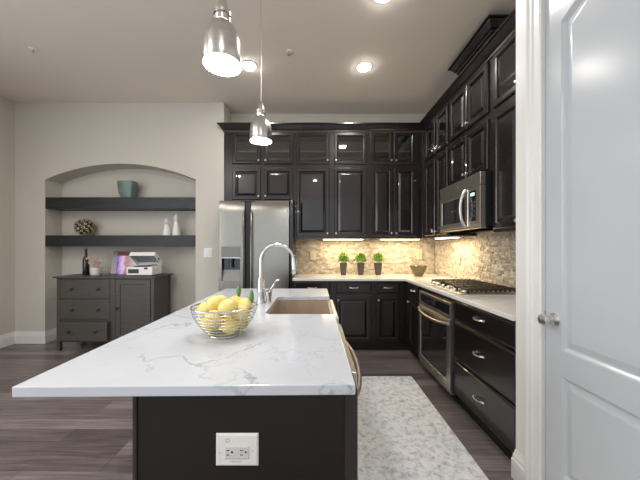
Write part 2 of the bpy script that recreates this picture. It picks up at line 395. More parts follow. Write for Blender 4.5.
# door casing: stepped profile, mitred up and over
cb = MB()
def casing(mb, prof, path):
    rings = []
    for o_, t in prof:
        rings.append([(XP - t, y, z) for y, z in path(o_)])
    R_ = [[mb.b.verts.new(p) for p in r] for r in rings]
    for a, b in zip(R_, R_[1:] + R_[:1]):
        for i in range(len(a) - 1): mb.b.faces.new((a[i], a[i + 1], b[i + 1], b[i]))
    mb.b.faces.new([r[0] for r in R_]); mb.b.faces.new([r[-1] for r in R_])
prof = [(0, 0), (0, 0.012), (0.010, 0.016), (0.016, 0.012), (0.046, 0.013), (0.052, 0.020), (0.062, 0.020), (0.068, 0.016), (0.080, 0.026), (0.095, 0.026), (0.098, 0.020), (0.098, 0)]
casing(cb, prof, lambda o_: [(DY1 + o_, 0), (DY1 + o_, DZ + o_), (DY0 - o_, DZ + o_), (DY0 - o_, 0)])
struct(cb.build('trim_1', M['trim'], bevel=0.002))
# unseen window added in the left wall around the side fill lamp
wm_ = MB(); wy0, wy1, wz0, wz1 = -2.05, 1.45, 0.36, 2.84
for a_, b_, c_, d_ in ((wy0, wy1, wz0, wz0 + 0.06), (wy0, wy1, wz1 - 0.06, wz1), (wy0, wy0 + 0.06, wz0 + 0.06, wz1 - 0.06), (wy1 - 0.06, wy1, wz0 + 0.06, wz1 - 0.06), (-0.33, -0.27, wz0 + 0.06, wz1 - 0.06)):
    wm_.box(XL + 0.001, XL + 0.04, a_, b_, c_, d_)
w1 = struct(wm_.build('added_window_1', M['trim']))
MB().box(XL + 0.002, XL + 0.008, wy0 + 0.06, wy1 - 0.06, wz0 + 0.06, wz1 - 0.06).build('pane', emit('added_glow_pane', (0.86, 0.93, 1.0), 1.3), w1)  # glowing pane added to go with the side fill lamp
# baseboards
def baseboard(name, path, flip=1):
    """path of xy points; profile on the room side given by per-point mitre offsets"""
    mb = MB(); prof = [(0, 0), (0.016, 0), (0.016, 0.105), (0.011, 0.118), (0.011, 0.128), (0.005, 0.150), (0.003, 0.165), (0, 0.165)]
    rings = []
    for o_, z in prof: rings.append([(x + dx * o_, y + dy * o_, z) for x, y, dx, dy in path])
    R_ = [[mb.b.verts.new(p) for p in r] for r in rings]
    for a, b in zip(R_, R_[1:] + R_[:1]):
        for i in range(len(a) - 1): mb.b.faces.new((a[i], a[i + 1], b[i + 1], b[i]))
    mb.b.faces.new([r[0] for r in R_]); mb.b.faces.new([r[-1] for r in R_])
    return struct(mb.build(name, M['trim']))
baseboard('baseboard_left', [(XL, -3.9, 1, 0), (XL, YW, 1, -1), (NX0, YW, 1, -1), (NX0, YN, 1, -1), (NX1, YN, -1, -1), (NX1, YW, -1, -1), (XE, YW, 1, -1), (XE, YB - 0.3, 1, 0)])
baseboard('baseboard_pantry', [(XP, DY1 + 0.098, -1, 0), (XP, 1.598, -1, 1), (XP + 0.03, 1.598, 0, 1)])

# door_1: two raised panels with arched top panel
dt = thing('door_1', 'white two-panel pantry door with arched upper panel', 'door', (XP + 0.03, (DY0 + DY1) / 2, 0))
dt['kind'] = 'structure'
xd = xf_right(XP + 0.008)
db = MB(xd)
y0, y1 = DY0 + 0.003, DY1 - 0.003
PU0, PU1 = DY0 + 0.115, DY1 - 0.092
def outline(u0, u1, v0, v1, arch, i, w_):
    pts = [(u0 + i, v0 + i, w_), (u1 - i, v0 + i, w_)]
    n = 12
    for k in range(n + 1):
        s = k / n; u = (u1 - i) + ((u0 + i) - (u1 - i)) * s
        pts.append((u, v1 - i + arch * math.sin(PI * s) ** 1.0, w_))
    return pts
slabs = [(y0, PU0, 0.01, DZ - 0.003), (PU1, y1, 0.01, DZ - 0.003), (PU0, PU1, 0.01, 0.24), (PU0, PU1, 0.705, 0.825)]
for u0, u1, v0, v1 in slabs: db.box(u0, u1, v0, v1, -0.035, 0)
top_arch = outline(PU0, PU1, 0.825, 2.345, 0.10, 0, 0)[2:]
db.poly([(PU0, DZ - 0.003, 0), (PU1, DZ - 0.003, 0)] + top_arch, (0, 0, -0.035))
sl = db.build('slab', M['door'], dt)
for nm, v0, v1, arch in (('upper_panel', 0.825, 2.345, 0.10), ('lower_panel', 0.24, 0.705, 0.0)):
    pb = MB(xd)
    prof = [(0, -0.03), (0, -0.001), (0.006, -0.004), (0.013, -0.012), (0.020, -0.014), (0.045, -0.006), (0.05, -0.005)]
    pb.loft([outline(PU0, PU1, v0, v1, arch, i, wv) for i, wv in prof], cap0=True, cap1=True)
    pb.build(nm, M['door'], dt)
kb = MB(xd)
ky, kz = 1.347, 0.958
kb.lathe([(0.031, 0), (0.031, 0.004), (0.022, 0.008), (0.012, 0.012), (0.011, 0.030), (0.016, 0.036), (0.026, 0.044), (0.028, 0.054), (0.024, 0.064), (0.012, 0.069), (0.002, 0.070)], (ky, kz, 0), 24)
k = kb.build('door_knob', M['nickel'], dt, smooth=True); k['label'] = 'round satin chrome knob'
MB(xd).box(DY1 - 0.0035, DY1 - 0.0005, kz - 0.03, kz + 0.03, -0.02, 0.0015).build('strike_plate', M['steel_dark'], dt)
# stone splash
def splash(name, xf, u0, u1, v0, v1, seed, label):
    rnd = random.Random(seed); mb = MB(xf); lay = mb.b.loops.layers.float_color.new('tone')
    v = v0; row = 0
    def ff(us, ws, t):
        pass
    while v < v1 - 0.004:
        hgt = min(rnd.choice((0.020, 0.027, 0.034)), v1 - v)
        u = u0 - rnd.random() * 0.05
        while u < u1:
            L_ = rnd.uniform(0.025, 0.075); a, b_ = max(u, u0), min(u + L_, u1); u += L_
            if b_ - a < 0.003: continue
            d = rnd.uniform(0.008, 0.017); ws = [d + rnd.uniform(-0.005, 0.005) for _ in range(4)]
            bk = [(a, v, 0), (b_, v, 0), (b_, v + hgt, 0), (a, v + hgt, 0)]
            e = 0.003
            md = [(a, v, ws[0] - 0.003), (b_, v, ws[1] - 0.003), (b_, v + hgt, ws[2] - 0.003), (a, v + hgt, ws[3] - 0.003)]
            tp = [(a + e, v + e, ws[0]), (b_ - e, v + e, ws[1]), (b_ - e, v + hgt - e, ws[2]), (a + e, v + hgt - e, ws[3])]
            nf = len(mb.b.faces)
            mb.loft([bk, md, tp], cap0=False)
            mb.b.faces.ensure_lookup_table(); t = rnd.random()
            for f in mb.b.faces[nf:]:
                for lp in f.loops: lp[lay] = (t, t, t, 1)
        v += hgt; row += 1
    o = mb.build(name, M['stone']); return slabel(o, label)
splash('wall_splash_back', xf_back(YB), -0.30, XR - 0.022, 0.9155, 1.47, 3, 'beige split-face stone splashback behind the three plants')
splash('wall_splash_right', xf_right(XR), 1.60, YB, 0.9155, 1.47, 4, 'beige split-face stone splashback behind the gas cooktop')

# ------------------------------------------------------------------ upper cabinets
UZ0, UZ1 = 1.425, 2.865
GB, GT, SB, ST = Z(163.8, 3.83), Z(132, 3.83), 1.448, Z(167.8, 3.83)
FB = Z(199.6, 3.83)                  # bottom of the short doors over the fridge
def carcass(kind, face, depth, u0, u1, z0, root, glass_row=True, divs=()):
    """face frame + open box for a run; kind 'b' (back) or 'r' (right)"""
    xf = xf_back(face) if kind == 'b' else xf_right(face)
    mb = MB(xf); t = 0.018; D = -depth
    mb.box(u0, u0 + t, z0, UZ1, D, 0).box(u1 - t, u1, z0, UZ1, D, 0)
    zm = (ST + GB) / 2
    for z in (z0, zm - t / 2, UZ1 - t): mb.box(u0 + t, u1 - t, z, z + t, D, 0)
    mb.build('carcass', M['espresso'], root, bevel=0.001)
    b = MB(xf); b.box(u0 + t, u1 - t, z0 + t, UZ1 - t, D, D + 0.008); b.build('back_panel', M['inside'], root)
    s = MB(xf); s.box(u0 + t + 0.001, u1 - t - 0.001, (GB + GT) / 2 - 0.03, (GB + GT) / 2 - 0.014, D + 0.01, -0.05); s.build('shelf', M['inside'], root)
    return xf
def face_frame(xf, u0, u1, z0, openings, root):
    """rails and stiles as the leftover strips around the listed door openings (u0,u1,v0,v1)"""
    us = sorted({u0, u1, *[o[0] for o in openings], *[o[1] for o in openings]}); vs_ = sorted({z0, UZ1, *[o[2] for o in openings], *[o[3] for o in openings]})
    mb = MB(xf)
    for a, b in zip(us, us[1:]):
        run = None
        for c, d in zip(vs_, vs_[1:]):
            mid = ((a + b) / 2, (c + d) / 2)
            if any(o[0] < mid[0] < o[1] and o[2] < mid[1] < o[3] for o in openings):
                if run: mb.box(a, b, run[0], run[1], -0.016, 0.001)
                run = None
            else: run = (run[0], d) if run else (c, d)
        if run: mb.box(a, b, run[0], run[1], -0.016, 0.001)
    mb.build('face_frame', M['espresso'], root)
def cab_doors(xf, rows, root):
    """rows: list of (u0,u1,v0,v1,kind,knob side)"""
    for u0, u1, v0, v1, kind, side in rows:
        mb = MB(xf)
        if kind == 'g': framed(mb, u0, u1, v0, v1)
        else: raised(mb, u0, u1, v0, v1)
        d = mb.build('door', M['espresso'], root)
        if kind == 'g':
            p = MB(xf); p.box(u0 + 0.048, u1 - 0.048, v0 + 0.048, v1 - 0.048, 0.003, 0.006); p.build('glass_pane', M['pane'], d)
        ku = u0 + 0.026 if side == 'l' else u1 - 0.026
        knob(xf, ku, v0 + 0.045, 0.0212, d)
def inset(rows, e=0.012): return [(r[0] + e, r[1] - e, r[2] + e, r[3] - e) for r in rows]

d3 = 3.83
def bx(px): return X(px, d3)
g = 'dark upper cabinets along the back wall'
root = thing('upper_cabinet', 'espresso upper cabinet above the refrigerator, short doors under glass doors', 'cabinet', (-0.74, 4.0, FB - 0.02), g)
xfb = carcass('b', 3.852, YB - 3.854, XE + 0.004, -0.277, FB - 0.025, root)
rows = [(bx(232), bx(260.6), GB, GT, 'g', 'r'), (bx(263.6), bx(293.2), GB, GT, 'g', 'l'), (bx(232), bx(260.6), FB, ST, 's', 'r'), (bx(263.6), bx(293.2), FB, ST, 's', 'l')]
face_frame(xfb, XE + 0.004, -0.277, FB - 0.025, inset(rows), root); cab_doors(xfb, rows, root)
root = thing('upper_cabinet', 'espresso upper cabinet beside the refrigerator, two wide tall doors under single glass doors', 'cabinet', (0.23, 4.0, UZ0), g)
carcass('b', 3.852, YB - 3.854, -0.276, 0.728, UZ0, root)
rows = [(bx(296), bx(329.4), GB, GT, 'g', 'r'), (bx(334), bx(367), GB, GT, 'g', 'l'), (bx(296), bx(329.4), SB, ST, 's', 'r'), (bx(334), bx(367), SB, ST, 's', 'l')]
face_frame(xfb, -0.276, 0.728, UZ0, inset(rows), root); cab_doors(xfb, rows, root)
root = thing('upper_cabinet', 'espresso upper cabinet in the back corner, narrow paired doors under paired glass doors', 'cabinet', (1.08, 4.0, UZ0), g)
carcass('b', 3.852, YB - 3.854, 0.729, 1.458, UZ0, root)
rows = [(bx(371.2), bx(393.2), GB, GT, 'g', 'r'), (bx(394.3), bx(415.5), GB, GT, 'g', 'l'), (bx(371.2), bx(393.2), SB, ST, 's', 'r'), (bx(394.3), bx(415.5), SB, ST, 's', 'l')]
face_frame(xfb, 0.729, 1.458, UZ0, inset(rows), root); cab_doors(xfb, rows, root)
g = 'dark upper cabinets along the right wall'
UX = 1.46
root = thing('upper_cabinet', 'espresso upper cabinet between the back corner and the microwave', 'cabinet', (1.61, 3.46, UZ0), g)
xfr = carcass('r', UX, XR - UX - 0.002, 3.082, 3.850, UZ0, root)
rows = [(3.425, 3.74, GB, GT, 'g', 'l'), (3.098, 3.395, GB, GT, 'g', 'r'), (3.425, 3.74, SB, ST, 's', 'l'), (3.098, 3.395, SB, ST, 's', 'r')]
face_frame(xfr, 3.082, 3.850, UZ0, inset(rows), root); cab_doors(xfr, rows, root)
root = thing('upper_cabinet', 'espresso upper cabinet above the microwave with four solid doors and raised crown box', 'cabinet', (1.61, 2.7, 1.93), g)
carcass('r', UX, XR - UX - 0.002, 2.323, 3.081, 1.93, root)
rows = [(2.71, 3.05, GB, GT, 's', 'l'), (2.375, 2.702, GB, GT, 's', 'r'), (2.71, 3.05, 1.955, ST, 's', 'l'), (2.375, 2.702, 1.955, ST, 's', 'r')]
face_frame(xfr, 2.323, 3.081, 1.93, inset(rows), root); cab_doors(xfr, rows, root)
cbx = MB().box(1.50, XR - 0.002, 2.405, 2.985, UZ1, 3.19); cbx.build('crown_box', M['espresso'], root, bevel=0.002)
cprof = [(0, 0), (0.010, 0), (0.012, 0.018), (0.026, 0.030), (0.052, 0.070), (0.056, 0.078), (0.072, 0.081), (0.072, 0.096), (0, 0.096)]
def crown(prof, z, path):
    mb = MB()
    R_ = [[mb.b.verts.new((x + dx * o_, y + dy * o_, z + h)) for x, y, dx, dy in path] for o_, h in prof]
    for a, b in zip(R_, R_[1:] + R_[:1]):
        for i in range(len(a) - 1): mb.b.faces.new((a[i], a[i + 1], b[i + 1], b[i]))
    mb.b.faces.new([r[0] for r in R_]); mb.b.faces.new([r[-1] for r in R_])
    return mb
crown(cprof, 3.12, [(XR - 0.003, 2.985, 0, 1), (1.50, 2.985, -1, 1), (1.50, 2.405, -1, -1), (XR - 0.003, 2.405, 0, -1)]).build('crown_moulding', M['espresso'], root)
root = thing('upper_cabinet', 'espresso upper cabinet beside the white door casing, glass door over tall door', 'cabinet', (1.61, 1.97, UZ0), g)
carcass('r', UX, XR - UX - 0.002, 1.602, 2.322, UZ0, root)
rows = [(1.985, 2.308, GB, GT, 'g', 'l'), (1.63, 1.97, GB, GT, 'g', 'r'), (1.985, 2.308, SB, ST, 's', 'l'), (1.63, 1.97, SB, ST, 's', 'r')]
rows = [(a, b, c, d, k_, 'l' if s_ == 'r' else 'r') for a, b, c, d, k_, s_ in rows]
rows = [(a, b, c, d, k_, 'l' if a > 1.9 else 'r') for a, b, c, d, k_, s_ in rows]
face_frame(xfr, 1.602, 2.322, UZ0, inset(rows), root); cab_doors(xfr, rows, root)
o = crown(cprof, 2.8665, [(XE + 0.002, 3.848, -1, 0), (XE + 0.002, 3.848, -1, -1), (UX - 0.001, 3.848, -1, -1), (UX - 0.001, 1.603, -1, 0)]).build('crown_moulding', M['espresso'])
tag(o, 'dark crown moulding running along the top of the upper cabinets', 'moulding')

# under-cabinet lights
def strip(label, x0, x1, y0, y1, power, size):
    r = thing('under_cabinet_light', label, 'light', ((x0 + x1) / 2, (y0 + y1) / 2, UZ0 - 0.02), 'strip lights under the upper cabinets')
    MB().box(x0, x1, y0, y1, UZ0 - 0.014, UZ0 - 0.0005).build('housing', M['enamel'], r)
    MB().box(x0 + 0.004, x1 - 0.004, y0 - 0.001 + 0.004, y1 - 0.004, UZ0 - 0.019, UZ0 - 0.0141).build('diffuser', M['lens_warm'], r)
    a = area('strip_lamp', ((x0 + x1) / 2, (y0 + y1) / 2, UZ0 - 0.022), (0, 0, 0), x1 - x0, y1 - y0, power, (1.0, 0.78, 0.46))
    return r
strip('lit warm strip light on the underside beside the refrigerator, over the plants', X(323, 3.93), X(363, 3.93), 3.90, 3.98, 3.5, 0)
strip('lit warm strip light under the back corner cabinet', X(381, 3.93), X(419, 3.93), 3.90, 3.98, 3.5, 0)
strip('lit warm strip light under the right wall cabinet, left of the microwave', 1.50, 1.58, 3.10, 3.56, 4.6, 0)

# ------------------------------------------------------------------ refrigerator
FYF = 3.61
fx0, fx1 = XE + 0.008, X(289.5, FYF)
fzt = Z(200.5, FYF)
r = thing('refrigerator', 'stainless side-by-side refrigerator with water dispenser in its left door', 'refrigerator', ((fx0 + fx1) / 2, 3.9, 0))
MB().box(fx0 + 0.005, fx1 + 0.02, FYF + 0.075, YB - 0.02, 0.02, fzt - 0.01).build('body', M['steel_dark'], r, bevel=0.004)
MB().box(fx0 + 0.01, fx1 - 0.01, FYF + 0.06, FYF + 0.1, 0.0, 0.075).build('kick_grille', M['black'], r)
gx0, gx1 = X(245, FYF), X(250.5, FYF)
def fdoor(a, b, hole=None):
    """gently bowed door front built from a grid, with an optional rectangular opening"""
    mb = MB(); n = 14; us = sorted({a + (b - a) * i / n for i in range(n + 1)} | {a + 0.008, b - 0.008} | ({hole[0], hole[1]} if hole else set()))
    zs = [0.085] + ([hole[2], hole[3]] if hole else []) + [fzt - 0.16 + 0.16 * i / 12 for i in range(13)]
    def yy(u): s = (u - a) / (b - a) * 2 - 1; return FYF + 0.004 * s * s + 0.010 * (abs(s) > 0.999)
    V = {}
    def gv(i, j): 
        if (i, j) not in V: V[(i, j)] = mb.b.verts.new((us[i], yy(us[i]) + 0.024 * max(0, (zs[j] - fzt + 0.16) / 0.16) ** 2.2, zs[j]))
        return V[(i, j)]
    for i in range(len(us) - 1):
        for j in range(len(zs) - 1):
            if hole and j == 1 and us[i] >= hole[0] - 1e-6 and us[i + 1] <= hole[1] + 1e-6: continue
            mb.b.faces.new((gv(i, j), gv(i + 1, j), gv(i + 1, j + 1), gv(i, j + 1)))
    ext = bmesh.ops.extrude_face_region(mb.b, geom=list(mb.b.faces))
    for v in [e for e in ext['geom'] if isinstance(e, bmesh.types.BMVert)]: v.co.y = FYF + 0.07
    return mb.build('door', M['steel'], r, smooth=True)
hx0, hx1, hz0, hz1 = X(221.5, FYF), X(240, FYF), Z(281, FYF), Z(257.5, FYF)
dl = fdoor(fx0, gx0, (hx0, hx1, hz0, hz1)); dl['label'] = 'freezer door with water and ice dispenser'
dr = fdoor(gx1, fx1)
dp = MB().box(hx0, hx1, FYF + 0.055, FYF + 0.066, hz0, hz1).box(hx0 - 0.001, hx0 + 0.004, FYF + 0.014, FYF + 0.06, hz0, hz1).box(hx1 - 0.004, hx1 + 0.001, FYF + 0.014, FYF + 0.06, hz0, hz1).box(hx0, hx1, FYF + 0.014, FYF + 0.06, hz1 - 0.004, hz1)
disp = dp.build('dispenser', M['black_gloss'], dl)
MB().poly([(hx0 + 0.005, FYF + 0.012, hz0), (hx0 + 0.005, FYF + 0.055, hz0), (hx0 + 0.005, FYF + 0.055, hz0 + 0.14)], (hx1 - hx0 - 0.01, 0, 0)).build('drip_tray', M['tray'], disp)
pb_ = MB().box(hx0 - 0.004, hx1 + 0.004, FYF - 0.004, FYF + 0.02, hz1 + 0.003, hz1 + 0.14); pb_.build('control_panel', M['panel'], disp, bevel=0.003)
MB().box(hx0 - 0.006, hx1 + 0.006, FYF - 0.007, FYF + 0.02, hz1 - 0.010, hz1 + 0.002).build('dispenser_lip', M['nickel'], disp, bevel=0.002)
nz_ = MB(); cxm = (hx0 + hx1) / 2
nz_.lathe([(0.028, hz1 - 0.004), (0.028, hz1 - 0.05), (0.020, hz1 - 0.055), (0.020, hz1 - 0.10), (0.03, hz1 - 0.105), (0.03, hz1 - 0.13), (0.01, hz1 - 0.13)], (cxm, FYF + 0.03, 0), 16)
nz_.build('nozzle', M['black_gloss'], disp, smooth=True)
for u, d_ in ((gx0 - 0.004, dl), (gx1 + 0.004, dr)):
    hb = MB(); s = -1 if d_ is dl else 1
    hb.tube([(u + s * 0.012, FYF + 0.02, 0.62), (u + s * 0.012, FYF - 0.035, 0.66), (u + s * 0.012, FYF - 0.040, 1.2), (u + s * 0.012, FYF - 0.035, 1.72), (u + s * 0.012, FYF + 0.02, 1.78)], 0.010, 8)
    hh = hb.build('handle', M['steel'], d_, smooth=True)
MB().box(gx0 + 0.001, gx1 - 0.001, FYF + 0.03, FYF + 0.08, 0.09, fzt - 0.004).build('gasket', M['black'], r)
MB().box(gx0 - 0.05, gx1 + 0.05, FYF + 0.02, FYF + 0.09, fzt - 0.0095, fzt + 0.012).build('hinge_cover', M['black'], r)
# side panel between fridge and backsplash
tag(MB().box(-0.297, -0.282, 3.56, YB - 0.003, 0, FB - 0.03).build('filler_panel', M['espresso']), 'narrow dark filler panel right beside the refrigerator', 'panel')

# ------------------------------------------------------------------ base cabinets
BZ0, BZ1 = 0.10, 0.884
def base_box(kind, face, depth, u0, u1, root):
    xf = xf_back(face) if kind == 'b' else xf_right(face)
    MB(xf).box(u0, u1, BZ0, BZ1, -depth, 0).build('carcass', M['espresso_h'], root)
    MB(xf).box(u0, u1, 0.0, BZ0 - 0.001, -depth, -0.035).build('toe_kick', M['toe'], root)
    return xf
def drawer(xf, u0, u1, v0, v1, root, pull=True, hv=None):
    d = slab_front(MB(xf), u0, u1, v0, v1).build('drawer', M['espresso_h'], root)
    if pull: bow_pull(xf, (u0 + u1) / 2, hv or (v0 + v1) / 2, 0.021, d)
    return d
def bdoor(xf, u0, u1, v0, v1, root, side):
    d = raised(MB(xf), u0, u1, v0, v1).build('door', M['espresso_h'], root)
    knob(xf, u0 + 0.028 if side == 'l' else u1 - 0.028, v1 - 0.05, 0.0212, d)
    return d
BF = 3.567
g = 'dark base cabinets along the back wall'
def bb(px): return X(px, 3.546)
root = thing('base_cabinet', 'espresso base cabinet beside the refrigerator, partly hidden by the island sink', 'cabinet', (-0.03, 3.87, 0), g)
xb = base_box('b', BF, YB - BF - 0.003, -0.280, 0.226, root)
drawer(xb, -0.258, bb(330.3), 0.727, 0.868, root); bdoor(xb, -0.258, bb(330.3), 0.122, 0.695, root, 'l')
root = thing('base_cabinet', 'espresso base cabinet with one wide drawer and door below the leafy plants', 'cabinet', (0.48, 3.87, 0), g)
base_box('b', BF, YB - BF - 0.003, 0.227, 0.734, root)
drawer(xb, bb(336), bb(371.5), 0.727, 0.868, root); bdoor(xb, bb(336), bb(371.5), 0.122, 0.695, root, 'l')
root = thing('base_cabinet', 'espresso base cabinet in the back corner with narrow drawer and door', 'cabinet', (1.24, 3.87, 0), g)
base_box('b', BF, YB - BF - 0.003, 0.735, XR - 0.003, root)
drawer(xb, bb(376), bb(400), 0.727, 0.868, root); bdoor(xb, bb(376), bb(400), 0.122, 0.695, root, 'l')
RF = 1.161
g = 'dark base cabinets along the right wall'
root = thing('base_cabinet', 'narrow espresso base cabinet between the back corner and the oven', 'cabinet', (1.46, 3.3, 0), g)
xr = base_box('r', RF, XR - RF - 0.003, 3.105, BF - 0.001, root)
drawer(xr, 3.125, 3.46, 0.727, 0.868, root); d_ = bdoor(xr, 3.125, 3.46, 0.122, 0.695, root, 'r')
root = thing('base_cabinet', 'espresso base cabinet of three wide drawers beside the white pantry door', 'cabinet', (1.46, 1.97, 0), g)
base_box('r', RF, XR - RF - 0.003, 1.602, 2.352, root)
drawer(xr, 1.612, 2.328, 0.713, 0.866, root, hv=0.80); drawer(xr, 1.612, 2.328, 0.402, 0.695, root, hv=0.555); drawer(xr, 1.612, 2.328, 0.108, 0.384, root, hv=0.245)
root = thing('oven_cabinet', 'dark cabinet housing around the built-in oven', 'cabinet', (1.46, 2.73, 0))
MB(xr).box(2.353, 3.104, 0.84, BZ1, -0.6, 0).box(2.353, 2.366, 0.05, 0.84, -0.6, 0).box(3.096, 3.104, 0.05, 0.84, -0.6, 0).build('carcass', M['espresso_h'], root)
MB(xr).box(2.353, 3.104, 0, 0.049, -0.6, -0.035).build('toe_kick', M['toe'], root)

# oven
OX = 1.145
r = thing('wall_oven', 'stainless built-in oven with glass door below the countertop', 'oven', (1.4, 2.73, 0.06))
xo = xf_right(OX)
MB(xo).box(2.369, 3.093, 0.062, 0.836, -0.5, -0.012).build('body', M['steel_dark'], r)
o0, o1 = 2.372, 3.090
cp = MB(xo); cp.loft([rect(o0, o1, 0.700, 0.834, i, wv) for i, wv in [(0, -0.011), (0, 0.010), (0.003, 0.012), (0.026, 0.012), (0.026, 0.008)]], cap0=True, cap1=False, loop=False)
cpo = cp.build('control_panel', M['steel_h'], r)
MB(xo).box(o0 + 0.026, o1 - 0.026, 0.726, 0.808, -0.01, 0.009).build('control_glass', M['black_gloss'], cpo)
MB(xo).box(2.68, 2.76, 0.750, 0.782, 0.009, 0.0098).build('display', M['slot'], cpo)
dd = MB(xo); dd.loft([rect(o0, o1, 0.10, 0.692, i, wv) for i, wv in [(0, -0.011), (0, 0.016), (0.003, 0.019), (0.060, 0.019), (0.062, 0.014), (0.062, -0.011)]], loop=True)
od = dd.build('door', M['steel_h'], r)
MB(xo).box(o0 + 0.06, o1 - 0.06, 0.16, 0.632, -0.010, 0.015).build('window', M['oven_glass'], od)
pts = []
for i in range(17):
    s = -1 + i / 8; pts.append(((o0 + o1) / 2 + s * 0.335, 0.655 - 0.018 * (1 - s * s), 0.024 + 0.045 * (1 - abs(s) ** 3)))
MB(xo).tube(pts, 0.0135, 10).build('handle', M['steel_h'], od, smooth=True)
em = MB(xo); em.lathe([(0.017, 0.0189), (0.017, 0.0205)], ((o0 + o1) / 2, 0.130, 0), 20); em.build('badge', M['nickel'], od)
MB(xo).box(o0, o1, 0.066, 0.094, -0.011, 0.008).build('vent_trim', M['steel_h'], r)

# countertop
ct = MB(); z0, z1 = 0.8845, 0.915
ct.poly([(-0.281, 3.516, z0), (1.113, 3.516, z0), (1.113, 1.600, z0), (XR - 0.001, 1.600, z0), (XR - 0.001, YB - 0.001, z0), (-0.281, YB - 0.001, z0)], (0, 0, z1 - z0))
tag(ct.build('countertop', M['counter'], bevel=0.004), 'pale quartz countertop running along the back and right walls', 'countertop')

# microwave
MX = 1.352
r = thing('microwave', 'stainless over-the-range microwave with curved pale handle above the cooktop', 'microwave', (1.56, 2.7, 1.46))
xm = xf_right(MX); m0, m1, mz0, mz1 = 2.326, 3.078, 1.462, 1.925
MB(xm).box(m0, m1, mz0, mz1, -(XR - MX - 0.003), -0.045).build('body', M['black'], r, bevel=0.003)
def bowf(mb, u0, u1, v0, v1, w0, w1): mb.box(u0, u1, v0, v1, w0, w1)
vb = MB(xm); vb.box(m0, m1, 1.82, mz1, -0.045, -0.002); vent = vb.build('top_band', M['steel_h'], r, bevel=0.004)
MB(xm).lathe([(0.014, -0.002), (0.014, 0.0006)], (2.70, 1.872, 0), 18).build('badge', M['nickel'], vent)
md = MB(xm); md.loft([rect(2.515, m1, mz0 + 0.02, 1.815, i, wv) for i, wv in [(0, -0.045), (0, -0.003), (0.003, 0), (0.048, 0), (0.050, -0.006), (0.050, -0.045)]], loop=True)
mdo = md.build('door', M['steel_h'], r)
MB(xm).box(2.562, m1 - 0.048, mz0 + 0.066, 1.768, -0.040, -0.005).build('window', M['oven_glass'], mdo)
pts = []
for i in range(17):
    s = -1 + i / 8; pts.append((2.545, 1.645 + s * 0.165, 0.004 + 0.048 * (1 - s * s) ** 0.7))
MB(xm).tube(pts, 0.012, 10).build('handle', M['nickel'], mdo, smooth=True)
kp = MB(xm).box(m0, 2.512, mz0 + 0.02, 1.815, -0.045, 0).build('control_panel', M['steel_h'], r, bevel=0.003)
MB(xm).box(2.385, 2.485, 1.525, 1.785, 0, 0.002).build('keypad', M['black_gloss'], kp)
MB(xm).box(2.405, 2.465, 1.742, 1.768, 0.002, 0.0028).build('display', M['display'], kp)
for i in range(4):
    for j in range(3):
        MB(xm).box(2.400 + j * 0.025, 2.418 + j * 0.025, 1.56 + i * 0.038, 1.58 + i * 0.038, 0.002, 0.0026).build('keypad_button', M['steel_dark'], kp)
MB(xm).box(m0, m1, mz0, mz0 + 0.019, -0.3, -0.001).build('bottom_trim', M['steel_h'], r, bevel=0.003)

# cooktop
r = thing('gas_cooktop', 'gas cooktop with cast-iron grates set in the right countertop', 'cooktop', (1.43, 2.68, 0.916))
k0, k1, kx0, kx1 = 2.31, 3.04, 1.175, 1.69
MB().box(kx0, kx1, k0, k1, 0.9152, 0.923).build('steel_tray', M['steel_h'], r, bevel=0.003)
bpos = [(1.31, 2.47), (1.55, 2.47), (1.45, 2.675), (1.31, 2.88), (1.55, 2.88)]
for i, (x, y) in enumerate(bpos):
    s = 1.25 if i == 2 else 1.0
    b_ = MB().lathe([(0.05 * s, 0.923), (0.048 * s, 0.932), (0.030 * s, 0.934), (0.030 * s, 0.938)], (x, y, 0), 20).build('burner', M['nickel'], r, smooth=True)
    MB().lathe([(0.036 * s, 0.9382), (0.036 * s, 0.944), (0.030 * s, 0.947)], (x, y, 0), 20).build('burner_cap', M['burner'], b_, smooth=True)
for a, b in ((k0 + 0.01, 2.545), (2.553, 2.797), (2.805, k1 - 0.01)):
    gm = MB(); zt0, zt1 = 0.948, 0.962; x0, x1 = kx0 + (0.10 if a > 2.5 and a < 2.7 else 0.07), kx1 - 0.015
    t = 0.0055
    gm.box(x0, x1, a, a + 2 * t, zt0, zt1).box(x0, x1, b - 2 * t, b, zt0, zt1).box(x0, x0 + 2 * t, a + 2 * t, b - 2 * t, zt0, zt1).box(x1 - 2 * t, x1, a + 2 * t, b - 2 * t, zt0, zt1)
    n = 11
    for i in range(1, n):
        x = x0 + (x1 - x0) * i / n
        gm.box(x - t, x + t, a + 2 * t, a + 0.085, zt0 + 0.001, zt1 + 0.004); gm.box(x - t, x + t, b - 0.085, b - 2 * t, zt0 + 0.001, zt1 + 0.004)
        gm.box(x - t, x + t, a, a + 2 * t, 0.935, zt0)
        gm.box(x - t, x + t, b - 2 * t, b, 0.935, zt0)
    gm.box((x0 + x1) / 2 - t, (x0 + x1) / 2 + t, a + 0.085, b - 0.085, zt0, zt1).box(x0 + 2 * t, x1 - 2 * t, (a + b) / 2 - t, (a + b) / 2 + t, zt0, zt1)
    for x in (x0, x1 - 0.014):
        for y in (a, b - 0.014): gm.box(x, x + 0.014, y, y + 0.014, 0.923, zt0)
    gm.build('grate', M['iron'], r)
for i in range(5):
    MB().lathe([(0.019, 0.923), (0.017, 0.945), (0.012, 0.948)], (kx0 + 0.035, 2.46 + i * 0.115, 0), 16).build('control_knob', M['nickel'], r, smooth=True)

